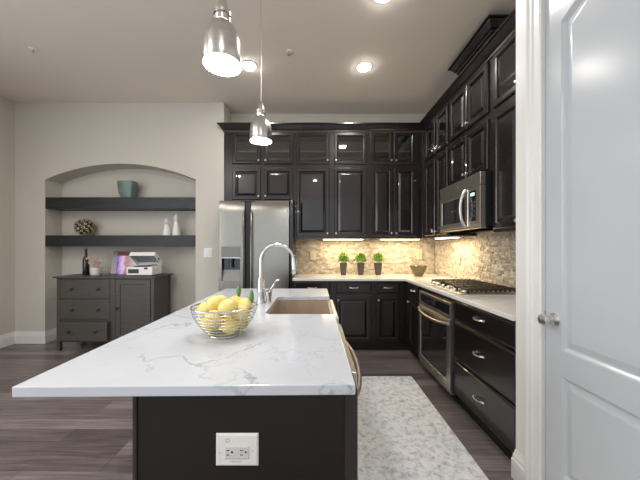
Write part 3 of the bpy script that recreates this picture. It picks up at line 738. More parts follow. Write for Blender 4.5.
# ------------------------------------------------------------------ island
IX0, IX1, IY0, IY1 = -0.838, 0.114, 0.790, 2.667
SX0, SY0, SY1 = -0.291, 1.645, 2.236
it = MB(); z0, z1 = 0.885, 0.915
it.poly([(IX0, IY0 - 0.006, z0), (IX1, IY0 + 0.008, z0), (IX1, SY0, z0), (SX0 + 0.03, SY0, z0), (SX0, SY0 + 0.03, z0), (SX0, SY1 - 0.03, z0), (SX0 + 0.03, SY1, z0), (IX1, SY1, z0), (IX1, IY1, z0), (IX0, IY1, z0)], (0, 0, z1 - z0))
tag(it.build('island_countertop', M['quartz'], bevel=0.003), 'white quartz island top with grey veins and a sink cut-out', 'countertop')
r = thing('kitchen_island', 'espresso kitchen island base under the white quartz top', 'island', (-0.2, 1.7, 0))
bx0, bx1, by0, by1 = -0.538, 0.126, 0.835, 2.60
# body in blocks that leave room for the dishwasher and the sink
c_ = MB().box(bx0 + 0.02, 0.10, by0 + 0.02, 0.958, 0.0, 0.8845).box(bx0 + 0.02, -0.46, 0.958, by1, 0.0, 0.8845).box(-0.46, 0.10, 2.25, by1, 0.0, 0.8845).box(-0.46, 0.10, 1.60, 2.25, 0.0, 0.62).box(-0.46, 0.10, 1.585, 1.60, 0.0, 0.88)
c_.build('carcass', M['espresso_h'], r)
MB().box(bx0 + 0.012, 0.088, by0 + 0.006, by0 + 0.019, 0.0, 0.8843).build('end_panel', M['espresso_h'], r)
for a, b in ((bx0, bx0 + 0.012), (0.088, bx1)):
    MB().box(a, b, by0, by0 + (0.12 if a > 0 else 0.02), 0, 0.8843).build('corner_post', M['post'], r, bevel=0.0025)
MB().box(bx0, bx0 + 0.019, by0 + 0.02, by1, 0, 0.8843).build('side_panel', M['espresso_h'], r)
xi = Matrix(((0, 0, 1, 0.101), (1, 0, 0, 0), (0, 1, 0, 0), (0, 0, 0, 1)))
for a, b, v1 in ((1.606, 1.94, 0.60), (1.95, 2.26, 0.60), (2.27, 2.59, 0.86)):
    dd = raised(MB(xi), a, b, 0.12, v1).build('door', M['espresso_h'], r); knob(xi, b - 0.03, v1 - 0.05, 0.0212, dd)
# dishwasher
r = thing('dishwasher', 'stainless dishwasher in the aisle side of the island with bowed handle', 'dishwasher', (-0.1, 1.27, 0.0))
MB().box(-0.44, 0.108, 0.962, 1.580, 0.02, 0.878).build('body', M['steel_dark'], r)
dw = MB().box(0.109, 0.143, 0.964, 1.578, 0.11, 0.876).build('door', M['steel_h'], r, bevel=0.004)
pts = []
for i in range(17):
    s = -1 + i / 8; pts.append((0.148 + 0.036 * (1 - s * s) ** 0.8, 1.285 + s * 0.285, 0.79))
MB().tube(pts, 0.010, 10, flat=1.3).build('handle', M['steel_h'], dw, smooth=True)
# sink
r = thing('kitchen_sink', 'biscuit coloured apron-front sink set in the island top', 'sink', (-0.09, 1.94, 0.66))
sk = MB(); sx0, sx1, sy0, sy1, sb, st = SX0 - 0.012, 0.135, SY0 - 0.012 + 0.001, SY1 + 0.012, 0.665, 0.8835
def rr(x0, x1, y0, y1, rad, z, n=5):
    p = []
    for cx, cy, a0 in ((x1 - rad, y1 - rad, 0), (x0 + rad, y1 - rad, PI / 2), (x0 + rad, y0 + rad, PI), (x1 - rad, y0 + rad, 1.5 * PI)):
        for i in range(n + 1):
            a = a0 + PI / 2 * i / n; p.append((cx + rad * math.cos(a), cy + rad * math.sin(a), z))
    return p
t = 0.016
sk.loft([rr(sx0, 0.108, sy0, sy1, 0.02, sb), rr(sx0, 0.108, sy0, sy1, 0.02, st), rr(sx0 + t, 0.096, sy0 + t, sy1 - t, 0.03, st), rr(sx0 + t + 0.006, 0.092, sy0 + t + 0.006, sy1 - t - 0.006, 0.04, sb + 0.05), rr(sx0 + 0.06, 0.055, sy0 + 0.06, sy1 - 0.06, 0.05, sb + 0.018)])
sk.build('basin', M['sink'], r, smooth=True)
ap = MB(); ap.box(0.109, 0.140, SY0 + 0.004, SY1 - 0.004, 0.625, 0.8925); apo = ap.build('apron', M['apron'], r, bevel=0.010, seg=4)
MB().lathe([(0.045, sb + 0.0182), (0.045, sb + 0.021), (0.03, sb + 0.019)], (-0.09, 1.94, 0), 20).build('drain', M['chrome'], r)

# faucet
fy, fx = 1.97, X(261, 1.97)
r = thing('kitchen_faucet', 'chrome gooseneck faucet with side lever on the island beside the sink', 'faucet', (fx, fy, 0.915))
MB().lathe([(0.031, 0.9152), (0.031, 0.921), (0.027, 0.930), (0.026, 0.985), (0.028, 0.990), (0.028, 1.000), (0.025, 1.006), (0.0215, 1.09), (0.0150, 1.10)], (fx, fy, 0), 22).build('body', M['chrome'], r, smooth=True)
pts = [(fx, fy, 1.095), (fx, fy, 1.15)]; ra = 0.115; zc = 1.205; dx, dy = 1.0, -0.10
nrm = math.hypot(dx, dy); dx /= nrm; dy /= nrm
for i in range(0, 23):
    a = PI - i / 22 * (PI * 0.97); q = ra + ra * math.cos(a); pts.append((fx + dx * q, fy + dy * q, zc + ra * math.sin(a)))
MB().tube(pts, 0.0135, 14).build('spout', M['chrome'], r, smooth=True)
ex, ey, ez = pts[-1]
hp = [(ex, ey, ez + 0.008), (ex + 0.002, ey, ez - 0.02), (ex + 0.004, ey, ez - 0.05), (ex + 0.007, ey, ez - 0.085), (ex + 0.008, ey, ez - 0.10)]
MB().tube(hp, [0.0165, 0.019, 0.0205, 0.023, 0.018], 14).build('spray_head', M['chrome'], r, smooth=True)
lx, ly = fx + 0.053, fy - 0.005
hb = MB().lathe([(0.016, 0.9152), (0.019, 0.921), (0.019, 0.962), (0.0235, 0.972), (0.0235, 0.994), (0.015, 1.003)], (lx, ly, 0), 18).build('handle_base', M['chrome'], r, smooth=True)
MB().tube([(lx - 0.005, ly, 0.990), (lx + 0.015, ly, 1.008), (lx + 0.035, ly, 1.040), (lx + 0.055, ly, 1.072), (lx + 0.075, ly, 1.080)], [0.014, 0.0135, 0.012, 0.013, 0.013], 10, flat=0.75).build('lever', M['chrome'], hb, smooth=True)

# fruit bowl
bxc, byc = -0.398, 1.257
r = thing('fruit_basket', 'silver wire fruit basket full of lemons on the island', 'bowl', (bxc, byc, 0.916))
def ring(rad, z, wr, n=36):
    return [(bxc + rad * math.cos(2 * PI * i / n), byc + rad * math.sin(2 * PI * i / n), z) for i in range(n)], wr
def prof_r(s): return 0.066 + 0.072 * math.sin(s * PI / 2) ** 0.9
BH = 0.125; bz = 0.9165
p, q = ring(0.1385, bz + BH, 0.0042, 44); MB().tube(p, q, 8, closed=True).build('rim', M['wire'], r, smooth=True)
wm = MB()
for i in range(1, 8):
    s = i / 8; p, q = ring(prof_r(s), bz + 0.006 + s * (BH - 0.006), 0.0017, 40); wm.tube(p, q, 6, closed=True)
for k_ in range(8):
    a = 2 * PI * k_ / 8
    wm.tube([(bxc + prof_r(s) * math.cos(a), byc + prof_r(s) * math.sin(a), bz + 0.005 + s * (BH - 0.005)) for s in [j / 7 for j in range(8)]], 0.0018, 6)
for i in range(-3, 4):
    hw = math.sqrt(max(0, 0.066 ** 2 - (i * 0.02) ** 2)); wm.tube([(bxc - hw, byc + i * 0.02, bz + 0.005), (bxc + hw, byc + i * 0.02, bz + 0.005)], 0.0016, 6)
wm.build('wires', M['wire'], r, smooth=True)
p, q = ring(0.066, bz + 0.0035, 0.0035, 32); MB().tube(p, q, 8, closed=True).build('base_ring', M['wire'], r, smooth=True)

# lemons: seeds read off the photo, relaxed so that they rest against each other inside the basket
seeds = [(213.8, 307.5, 1.22), (204.5, 311, 1.27), (230, 302, 1.34), (222.5, 309, 1.30), (235, 309.5, 1.27), (245.4, 312, 1.22), (228.5, 318.7, 1.155), (214, 323, 1.175), (203.5, 320, 1.24), (233.5, 327, 1.185), (243, 324, 1.25), (222, 329, 1.28), (226, 322, 1.34), (212, 320, 1.32)]
LR = 0.0365
P = [Vector((X(a, d), d, Z(b, d))) for a, b, d in seeds]
for itn in range(300):
    for i in range(len(P)):
        for j in range(i):
            d = P[i] - P[j]; l = d.length or 1e-4
            if l < 2 * LR: d *= (2 * LR - l) / l * 0.5; P[i] += d; P[j] -= d
    for i in range(len(P)):
        v = P[i]; v.z = max(v.z - 0.0004, bz + 0.012 + LR * 1.12)
        s = max(0.02, min(1, (v.z - bz) / BH)); lim = max(0.022, prof_r(s) - LR * 1.22 - 0.003)
        if v.z > bz + BH + 0.02: v.z = bz + BH + 0.02
        h = Vector((v.x - bxc, v.y - byc)); 
        if h.length > lim: h *= lim / h.length; v.x = bxc + h.x; v.y = byc + h.y
rnd = random.Random(12)
names = ['front of the heap', 'left end']
LEM = {}
order = sorted(range(len(P)), key=lambda i: P[i].z)
lab = ['yellow lemon on top of the heap, at its front left', 'yellow lemon against the left rim of the basket', 'yellow lemon at the back of the heap with a leaf, nearer the middle', 'yellow lemon at the back left, behind the topmost lemon',
       'yellow lemon at the back right of the heap with a leaf by the rim', 'yellow lemon at the right end of the heap, in front of the leafy ones', 'yellow lemon on top at the front centre, nearest the camera', 'yellow lemon in the middle layer at the front left, seen through the wires',
       'yellow lemon low at the left end, seen through the wires', 'yellow lemon low at the front centre, seen through the wires', 'yellow lemon low at the right end, seen through the wires', 'yellow lemon in the core of the heap, between the others',
       'yellow lemon at the basket bottom, back right', 'yellow lemon at the basket bottom, back left']
for i, v in enumerate(P):
    root = thing('lemon', lab[i], 'lemon', tuple(v), 'lemons in the wire basket')
    rot = Matrix.Rotation(rnd.uniform(0, PI), 4, 'Z') @ Matrix.Rotation(rnd.uniform(-0.6, 0.6), 4, 'Y')
    mb = MB()
    prof = [(0.003, -1.14), (0.14, -1.12), (0.24, -1.06), (0.45, -0.97), (0.72, -0.72), (0.92, -0.38), (1.0, 0), (0.93, 0.38), (0.74, 0.72), (0.48, 0.96), (0.27, 1.05), (0.17, 1.12), (0.10, 1.17), (0.003, 1.18)]
    mb.lathe(prof, (0, 0, 0), 20, axis='X')
    bmesh.ops.transform(mb.b, matrix=Matrix.Translation(v) @ rot @ Matrix.Scale(LR * 0.97, 4), verts=mb.b.verts)
    mb.build('fruit', M['lemon'], root, smooth=True)
    if i in (2, 4):
        lf = MB(); tx = v + Vector((0.014 if i == 2 else 0.031, -0.004, LR * 0.75 if i == 2 else LR * 0.2)); rings = []
        for j in range(9):
            s = j / 8; hw = 0.012 * math.sin(PI * (0.06 + 0.9 * s)) ** 0.8; cz = tx.z + 0.062 * s; cy = tx.y + 0.012 * s * s
            rings.append([(tx.x - hw, cy + 0.003, cz), (tx.x, cy - 0.0025, cz), (tx.x + hw, cy + 0.003, cz), (tx.x, cy + 0.0005, cz)])
        lf.loft(rings); o = lf.build('leaf', M['leaf'], root, smooth=True); o['label'] = 'upright glossy green leaf'

# island outlet
r = thing('power_outlet', 'large white plate with horizontal double receptacle on the island end panel', 'outlet', (-0.22, 0.838, 0.655))
oy = by0 + 0.006
a, b, c, d = X(216.3, oy), X(258.6, oy), Z(465, oy), Z(432.8, oy)
pl = MB(xf_back(oy)); pl.loft([rect(a, b, c, d, i, wv) for i, wv in [(0, 0), (0, 0.002), (0.004, 0.006), (0.008, 0.0065)]])
plo = pl.build('cover_plate', M['plate'], r)
ra_, rb_, rc, rd = X(225.8, oy), X(249.3, oy), Z(457, oy), Z(444.5, oy)
rc_ = MB(xf_back(oy)); rc_.loft([rect(ra_, rb_, rc, rd, i, wv) for i, wv in [(0, 0.0064), (0, 0.008), (0.002, 0.009)]]); rco = rc_.build('receptacle', M['receptacle'], r)
for px in (228.7, 242.3):
    for py, ww in ((448.3, 0.009), (452.8, 0.008)):
        u, v = X(px, oy), Z(py, oy); MB(xf_back(oy)).box(u - ww / 2, u + ww / 2, v - 0.0013, v + 0.0013, 0.0088, 0.0093).build('slot', M['slot'], rco)
    u, v = X(px + 4.2, oy), Z(450, oy); MB(xf_back(oy)).lathe([(0.0032, 0.0088), (0.0032, 0.0093)], (u, v, 0), 12).build('ground_hole', M['slot'], rco)
for px, py in ((220.3, 451), (253.3, 449.3)):
    MB(xf_back(oy)).lathe([(0.0035, 0.006), (0.003, 0.0075)], (X(px, oy), Z(py, oy), 0), 10).build('screw', M['receptacle'], plo)
MB(xf_back(oy)).lathe([(0.0058, 0.0064), (0.0058, 0.0069), (0.0045, 0.0069), (0.0045, 0.0064)], (X(228.3, oy), Z(439, oy), 0), 16, loop=True).build('ring_mark', M['print'], plo)
for i in range(9):
    u = X(231.2 + i * 1.25, oy); v = Z(460, oy); MB(xf_back(oy)).box(u, u + 0.0022, v - 0.0012, v + 0.0012, 0.0064, 0.0068).build('print_mark', M['print'], plo)

# rug
rb = MB(); rb.box(0.235, 0.968, 0.30, 2.85, 0.0005, 0.010)
tag(rb.build('runner_rug', M['rug'], bevel=0.003), 'pale grey distressed runner rug on the dark floor between island and oven', 'rug')

# ------------------------------------------------------------------ lamps
def pendant(label, x, y):
    zb = 2.105; r = thing('pendant_lamp', label, 'lamp', (x, y, zb), 'nickel pendant lamps over the island')
    outer = [(0.0835, 0), (0.0845, 0.004), (0.083, 0.05), (0.081, 0.09), (0.077, 0.115), (0.069, 0.140), (0.057, 0.162), (0.044, 0.178), (0.034, 0.187)]
    inner = [(0.031, 0.181), (0.042, 0.172), (0.054, 0.157), (0.066, 0.136), (0.074, 0.112), (0.078, 0.05), (0.0805, 0.004), (0.0815, 0.0)]
    MB().lathe([(a, zb + h) for a, h in outer + inner], (x, y, 0), 40, loop=True).build('shade', M['pendant'], r, smooth=True)
    MB().lathe([(0.037, zb + 0.1875), (0.038, zb + 0.202), (0.032, zb + 0.204), (0.032, zb + 0.214), (0.038, zb + 0.217), (0.038, zb + 0.232), (0.030, zb + 0.236), (0.023, zb + 0.262), (0.015, zb + 0.292), (0.006, zb + 0.302)], (x, y, 0), 24).build('socket_cap', M['pendant'], r, smooth=True)
    MB().lathe([(0.0032, zb + 0.302), (0.0032, HC - 0.02)], (x, y, 0), 10).build('stem', M['nickel'], r, smooth=True)
    MB().lathe([(0.012, HC - 0.04), (0.058, HC - 0.022), (0.062, HC - 0.001)], (x, y, 0), 28).build('canopy', M['pendant'], r, smooth=True)
    MB().lathe([(0.0785, zb + 0.010), (0.0785, zb + 0.014)], (x, y, 0), 32).build('diffuser', M['lens'], r)
    area('pendant_light', (x, y, zb + 0.006), (0, 0, 0), 0.14, 0.14, 2.4, (1.0, 0.98, 0.96), 'DISK')
pendant('brushed nickel pendant lamp right above the fruit basket', -0.409, 1.255)
pendant('brushed nickel pendant lamp over the faucet, in front of the refrigerator cabinet', -0.410, 2.155)
def can(label, x, y, power=6):
    r = thing('recessed_light', label, 'light', (x, y, HC - 0.006), 'recessed ceiling lights')
    MB().lathe([(0.088, HC - 0.0005), (0.088, HC - 0.004), (0.066, HC - 0.008), (0.066, HC - 0.0005)], (x, y, 0), 32, loop=True).build('trim_ring', M['enamel'], r, smooth=True)
    MB().lathe([(0.064, HC - 0.0006), (0.064, HC - 0.008), (0.056, HC - 0.018), (0.035, HC - 0.026), (0.004, HC - 0.029)], (x, y, 0), 28).build('lens', M['lens_dome'], r, smooth=True)
    area('can_light', (x, y, HC - 0.031), (0, 0, 0), 0.12, 0.12, power, (1.0, 0.97, 0.93), 'DISK')
can('lit recessed ceiling light in front of the glass corner cabinets', 0.533, 3.09)
can('lit recessed ceiling light beside the near pendant lamp', -0.714, 3.07)
can('lit recessed ceiling light cut by the top edge of the photo', 0.533, 2.20)
for x, y, p_ in ((-2.1, -0.1, 26), (-2.7, 1.15, 16), (0.0, -0.6, 10)):      # unseen fill lamps added in downlight shape, behind and beside the camera
    struct(MB().lathe([(0.088, HC - 0.0005), (0.086, HC - 0.006), (0.062, HC - 0.010), (0.004, HC - 0.010)], (x, y, 0), 24).build('added_fill_downlight', M['lens'], smooth=True))
    area('room_fill_light', (x, y, HC - 0.014), (0, 0, 0), 0.12, 0.12, p_, (1.0, 0.97, 0.93), 'DISK')
for lab_, x, y in (('small white ceiling sprinkler head in front of the niche wall', -2.79, 2.81), ('small white ceiling sprinkler head between the pendants and the glass cabinets', -0.26, 2.84)):
    r = thing('sprinkler_head', lab_, 'sprinkler', (x, y, HC - 0.045), 'ceiling sprinkler heads')
    MB().lathe([(0.034, HC - 0.0005), (0.034, HC - 0.004), (0.016, HC - 0.010)], (x, y, 0), 20).build('escutcheon', M['enamel'], r, smooth=True)
    MB().lathe([(0.010, HC - 0.010), (0.010, HC - 0.030), (0.006, HC - 0.034)], (x, y, 0), 12).build('valve_body', M['nickel'], r, smooth=True)
    MB().lathe([(0.018, HC - 0.036), (0.018, HC - 0.039)], (x, y, 0), 14).build('deflector', M['nickel'], r)

# ------------------------------------------------------------------ niche: shelves and what stands on them
sh1 = MB().box(NX0 + 0.002, NX1 - 0.002, YW + 0.002, YN - 0.002, Z(208.6, YW), Z(197.2, YW)).build('floating_shelf', M['shelf'], bevel=0.003)
tag(sh1, 'thick charred dark wooden shelf high in the niche, under the teal planter', 'shelf', 'floating shelves in the niche')
sh2 = MB().box(NX0 + 0.002, NX1 - 0.002, YW + 0.002, YN - 0.002, Z(246.3, YW), Z(235.3, YW)).build('floating_shelf', M['shelf'], bevel=0.003)
tag(sh2, 'thick charred dark wooden shelf above the dresser, holding white figurines', 'shelf', 'floating shelves in the niche')
S1, S2 = Z(197.2, YW) + 0.0005, Z(235.3, YW) + 0.0005
d = 3.965
xx = X(127.8, d)
def sq(c, hw, hd, z, r_=0.02): return rr(c[0] - hw, c[0] + hw, c[1] - hd, c[1] + hd, r_, z, 3)
pl = MB(); cc = (xx, d)
pl.loft([sq(cc, 0.072, 0.050, S1, .03), sq(cc, 0.096, 0.066, S1 + 0.07, .03), sq(cc, 0.108, 0.074, S1 + 0.15, .03), sq(cc, 0.112, 0.077, S1 + 0.235, .03), sq(cc, 0.103, 0.068, S1 + 0.235, .03), sq(cc, 0.088, 0.058, S1 + 0.09, .03), sq(cc, 0.062, 0.04, S1 + 0.03, .03)])
tag(pl.build('planter', M['teal'], smooth=True), 'teal green square tapered planter on the top niche shelf', 'planter')
# openwork ball
r = thing('decor_ball', 'black and gold openwork ball on the lower niche shelf', 'ornament', (X(84.3, d), d, S2))
br_ = 0.117; bc = Vector((X(84.3, d), d, S2 + br_ + 0.004))
MB().sphere(bc, br_ * 0.93, seg=24).build('core', M['black'], r, smooth=True)
rnd = random.Random(5); lm = MB()
def fib(n): return [Vector((math.cos(2.39996 * i) * math.sqrt(1 - (1 - 2 * (i + .5) / n) ** 2), math.sin(2.39996 * i) * math.sqrt(1 - (1 - 2 * (i + .5) / n) ** 2), 1 - 2 * (i + .5) / n)) for i in range(n)]
for v in fib(58):
    q = v.to_track_quat('Z', 'Y').to_matrix().to_4x4()
    rad = rnd.uniform(0.012, 0.018); n = 9
    lm.tube([bc + (q @ Vector((rad * math.cos(2 * PI * i / n), rad * math.sin(2 * PI * i / n), br_ * 0.955))) for i in range(n)], 0.0046, 6, closed=True)
lm.build('gold_lattice', M['gold'], r, smooth=True)
# figurines
def figurine(label, px, dd, h):
    x = X(px, dd); r = thing('figurine', label, 'figurine', (x, dd, S2), 'white figurines on the lower niche shelf'); k_ = h / 0.30
    MB().lathe([(0.050, S2), (0.052, S2 + 0.010), (0.047, S2 + 0.06 * k_), (0.036, S2 + 0.13 * k_), (0.026, S2 + 0.18 * k_), (0.022, S2 + 0.195 * k_), (0.034, S2 + 0.205 * k_), (0.036, S2 + 0.215 * k_), (0.020, S2 + 0.222 * k_)], (x, dd, 0), 20).build('robe', M['ceramic'], r, smooth=True)
    MB().lathe([(0.019, S2 + 0.2225 * k_), (0.030, S2 + 0.238 * k_), (0.034, S2 + 0.252 * k_), (0.028, S2 + 0.266 * k_), (0.016, S2 + 0.272 * k_), (0.014, S2 + 0.284 * k_), (0.004, S2 + h)], (x, dd, 0), 18).build('head', M['ceramic'], r, smooth=True)
figurine('shorter white ceramic figurine on the lower niche shelf', 166.6, 3.95, 0.245)
figurine('taller white ceramic figurine at the end of the lower niche shelf', 176.2, 3.97, 0.315)

# dresser
D0 = 3.575
dx0, dx1, dy1, dzt = X(56.5, D0), X(154, D0), 3.99, 0.936
r = thing('dresser', 'grey-brown wooden dresser with three drawers and one door, standing in the niche', 'dresser', ((dx0 + dx1) / 2, 3.78, 0))
MB().box(dx0 - 0.03, dx1 + 0.025, D0 - 0.025, dy1 + 0.02, dzt - 0.022, dzt).build('top', M['dresser'], r, bevel=0.003)
pw_ = 0.042
MB().box(dx0 + 0.008, dx1 - 0.008, D0 + 0.012, dy1 - 0.005, 0.12, dzt - 0.0225).build('body', M['dresser'], r)
for x in (dx0, dx1 - pw_):
    for y in (D0, dy1 - pw_):
        MB().box(x, x + pw_, y, y + pw_, 0, dzt - 0.0226).build('leg', M['dresser'], r, bevel=0.003)
mx_ = X(112.5, D0)
MB().box(mx_ - 0.03, mx_ + 0.03, D0 + 0.002, D0 + 0.0119, 0.13, dzt - 0.03).build('centre_stile', M['dresser'], r)
MB().box(dx0 + pw_ + 0.001, dx1 - pw_ - 0.001, D0 + 0.004, D0 + 0.03, 0.105, 0.135).build('bottom_rail', M['dresser'], r)
xd_ = xf_back(D0 + 0.011)
for i, (pa, pb2, ex) in enumerate(((279.3, 298.6, 0), (300.2, 319.2, 0), (321.5, 344, 0.05))):
    v0, v1 = max(Z(pb2, D0), 0.14), Z(pa, D0); u0, u1 = dx0 + pw_ + 0.004, mx_ - 0.034
    dm = MB(xd_); dm.loft([rect(u0, u1, v0, v1, k_, wv) for k_, wv in [(0, 0), (0, 0.011 + ex), (0.004, 0.013 + ex)]])
    dw_ = dm.build('drawer', M['dresser'], r)
    if ex: dw_['label'] = 'bottom drawer pulled slightly open'
    for f_ in (0.25, 0.78):
        u = u0 + (u1 - u0) * f_; MB(xd_).lathe([(0.006, 0.0131 + ex), (0.006, 0.024 + ex), (0.017, 0.030 + ex), (0.017, 0.037 + ex), (0.010, 0.041 + ex)], (u, (v0 + v1) / 2, 0), 14).build('knob', M['black'], dw_, smooth=True)
u0, u1, v0, v1 = mx_ + 0.036, dx1 - pw_ - 0.006, 0.15, Z(279.5, D0)
dm = MB(xd_); dm.loft([rect(u0, u1, v0, v1, k_, wv) for k_, wv in [(0, 0), (0, 0.012), (0.003, 0.014), (0.058, 0.014), (0.064, 0.006), (0.07, 0.006)]])
dw_ = dm.build('door', M['dresser'], r)
MB(xd_).lathe([(0.006, 0.0141), (0.006, 0.024), (0.017, 0.030), (0.017, 0.037), (0.010, 0.041)], (u0 + 0.028, Z(308, D0), 0), 14).build('knob', M['black'], dw_, smooth=True)

DT = dzt + 0.0005
# wine bottle
d = 3.80; x = X(86, d)
r = thing('wine_bottle', 'dark wine bottle at the end of the dresser top', 'bottle', (x, d, DT))
MB().lathe([(0.036, DT), (0.038, DT + 0.006), (0.038, DT + 0.19), (0.034, DT + 0.215), (0.018, DT + 0.245), (0.0145, DT + 0.26)], (x, d, 0), 22).build('glass_body', M['bottle'], r, smooth=True)
MB().lathe([(0.0145, DT + 0.2605), (0.0145, DT + 0.335), (0.0165, DT + 0.337), (0.0165, DT + 0.347)], (x, d, 0), 16).build('neck_foil', M['black'], r, smooth=True)
# pot with dried stems
d = 3.78; x = X(95.3, d)
r = thing('flower_pot', 'small white pot of dried pink-beige stems beside the wine bottle', 'plant', (x, d, DT))
MB().lathe([(0.050, DT), (0.055, DT + 0.01), (0.056, DT + 0.095), (0.051, DT + 0.095), (0.05, DT + 0.07)], (x, d, 0), 24).build('pot', M['ceramic'], r, smooth=True)
rnd = random.Random(8); dm = MB()
for i in range(34):
    a = rnd.uniform(0, 2 * PI); sp = rnd.uniform(0.02, 0.115); h = rnd.uniform(0.05, 0.15); b0 = Vector((x + rnd.uniform(-.025, .025), d + rnd.uniform(-.025, .025), DT + 0.075))
    tip = Vector((x + sp * math.cos(a), d + 0.6 * sp * math.sin(a), DT + 0.09 + h)); mid = (b0 + tip) / 2 + Vector((0, 0, 0.012))
    dm.tube([b0, mid, tip], [0.0016, 0.0014, 0.001], 5); dm.sphere(tip, 0.0095, (0.9, 0.9, 1.5), 6); dm.sphere(tip * 0.6 + mid * 0.4, 0.006, (0.9, 0.9, 1.6), 6)
dm.build('dried_stems', M['dried'], r)
# drinking glass
d = 3.78; x = X(105.2, d)
mb = MB().lathe([(0.030, DT), (0.036, DT + 0.11), (0.0345, DT + 0.11), (0.029, DT + 0.006)], (x, d, 0), 24)
tag(mb.build('drinking_glass', M['clear'], smooth=True), 'clear drinking glass between the white pot and the record sleeves', 'glass')
# record sleeves leaning against the niche back
def sleeve(name, label, x0, x1, y, h, lean, m):
    mb = MB(); t = 0.006
    mb.poly([(x0, y, DT), (x0, y - t, DT + 0.0012), (x0, y - t + lean, DT + h), (x0, y + lean, DT + h)], (x1 - x0, 0, 0))
    o = mb.build(name, m); return tag(o, label, 'record')
d = 3.86
sleeve('record_sleeve', 'grey picture record sleeve leaning behind the purple sleeve', X(110.5, 3.92), X(110.5, 3.92) + 0.31, 3.93, 0.315, 0.06, M['sleeve_b'])
r = thing('record_sleeve', 'purple and red record sleeve leaning behind the turntable', 'record', (X(124, 3.86), 3.87, DT))
x0 = X(116, 3.87); mb = MB(); t = 0.006
def ly(h): return 3.87 + 0.05 * h / 0.31
mb.poly([(x0, 3.87, DT), (x0, 3.87 - t, DT + 0.001), (x0, ly(0.25) - t, DT + 0.25), (x0, ly(0.25), DT + 0.25)], (0.31, 0, 0)); mb.build('sleeve_front', M['sleeve_a'], r)
mb = MB(); mb.poly([(x0, ly(0.25), DT + 0.2502), (x0, ly(0.25) - t, DT + 0.2502), (x0, ly(0.305) - t, DT + 0.305), (x0, ly(0.305), DT + 0.305)], (0.31, 0, 0)); mb.build('sleeve_band', M['maroon'], r)
# turntable
ty0, ty1 = 3.62, 3.845
tx0, tx1 = X(126.2, ty0) , -2.105 + 0.03
r = thing('record_player', 'white suitcase record player with its lid propped open on the dresser', 'record player', ((tx0 + tx1) / 2, 3.75, DT))
for x in (tx0 + 0.03, tx1 - 0.03):
    for y in (ty0 + 0.03, ty1 - 0.03): MB().lathe([(0.012, DT), (0.012, DT + 0.009)], (x, y, 0), 12).build('foot', M['black'], r)
bt = DT + 0.115
MB().box(tx0, tx1, ty0, ty1, DT + 0.0092, bt).build('case', M['white'], r, bevel=0.008)
MB().box(tx0 + 0.025, tx0 + 0.16, ty0 - 0.003, ty0 - 0.0002, DT + 0.035, DT + 0.088).build('speaker_grille', M['black'], r)
pc = ((tx0 + tx1) / 2 - 0.03, (ty0 + ty1) / 2)
MB().lathe([(0.098, bt + 0.0003), (0.098, bt + 0.010), (0.004, bt + 0.011)], (pc[0], pc[1], 0), 32).build('platter', M['black'], r, smooth=True)
MB().tube([(tx1 - 0.05, ty1 - 0.04, bt + 0.002), (tx1 - 0.05, ty1 - 0.04, bt + 0.022), (tx1 - 0.06, ty0 + 0.09, bt + 0.02), (tx1 - 0.09, ty0 + 0.06, bt + 0.016)], 0.005, 8).build('tonearm', M['steel_dark'], r, smooth=True)
MB().box(tx1 - 0.10, tx1 - 0.06, ty0 - 0.006, ty0 - 0.0002, bt - 0.03, bt - 0.005).build('latch', M['black'], r)
ang = math.radians(38)
lxf = Matrix.Translation((0, ty1, bt + 0.004)) @ Matrix.Rotation(-ang, 4, 'X')
LD = ty1 - ty0
def lidm(): return MB(lxf)
lb = lidm(); t = 0.008; hh = 0.06
lb.box(tx0, tx1, -LD, 0, hh - t, hh).box(tx0, tx0 + t, -LD, 0, 0, hh - t).box(tx1 - t, tx1, -LD, 0, 0, hh - t).box(tx0 + t, tx1 - t, -LD, -LD + t, 0, hh - t).box(tx0 + t, tx1 - t, -t, 0, 0, hh - t)
lid = lb.build('lid', M['white'], r, bevel=0.003)
l2 = lidm(); l2.box(tx0 + t + 0.001, tx1 - t - 0.001, -LD + t + 0.001, -t - 0.001, hh - t - 0.004, hh - t - 0.0005); l2.build('lid_lining', M['print'], lid)
p0 = Vector((tx1 - 0.02, ty0 + 0.09, bt)); q0 = lxf @ Vector((tx1 - 0.02, -LD + 0.10, 0.03))
MB().tube([p0, q0], 0.0035, 8).build('lid_stay', M['nickel'], r)
l3 = lidm(); l3.box(tx1, tx1 + 0.003, -0.13, -0.10, 0.015, 0.035); l3.build('lid_clasp', M['black'], lid)

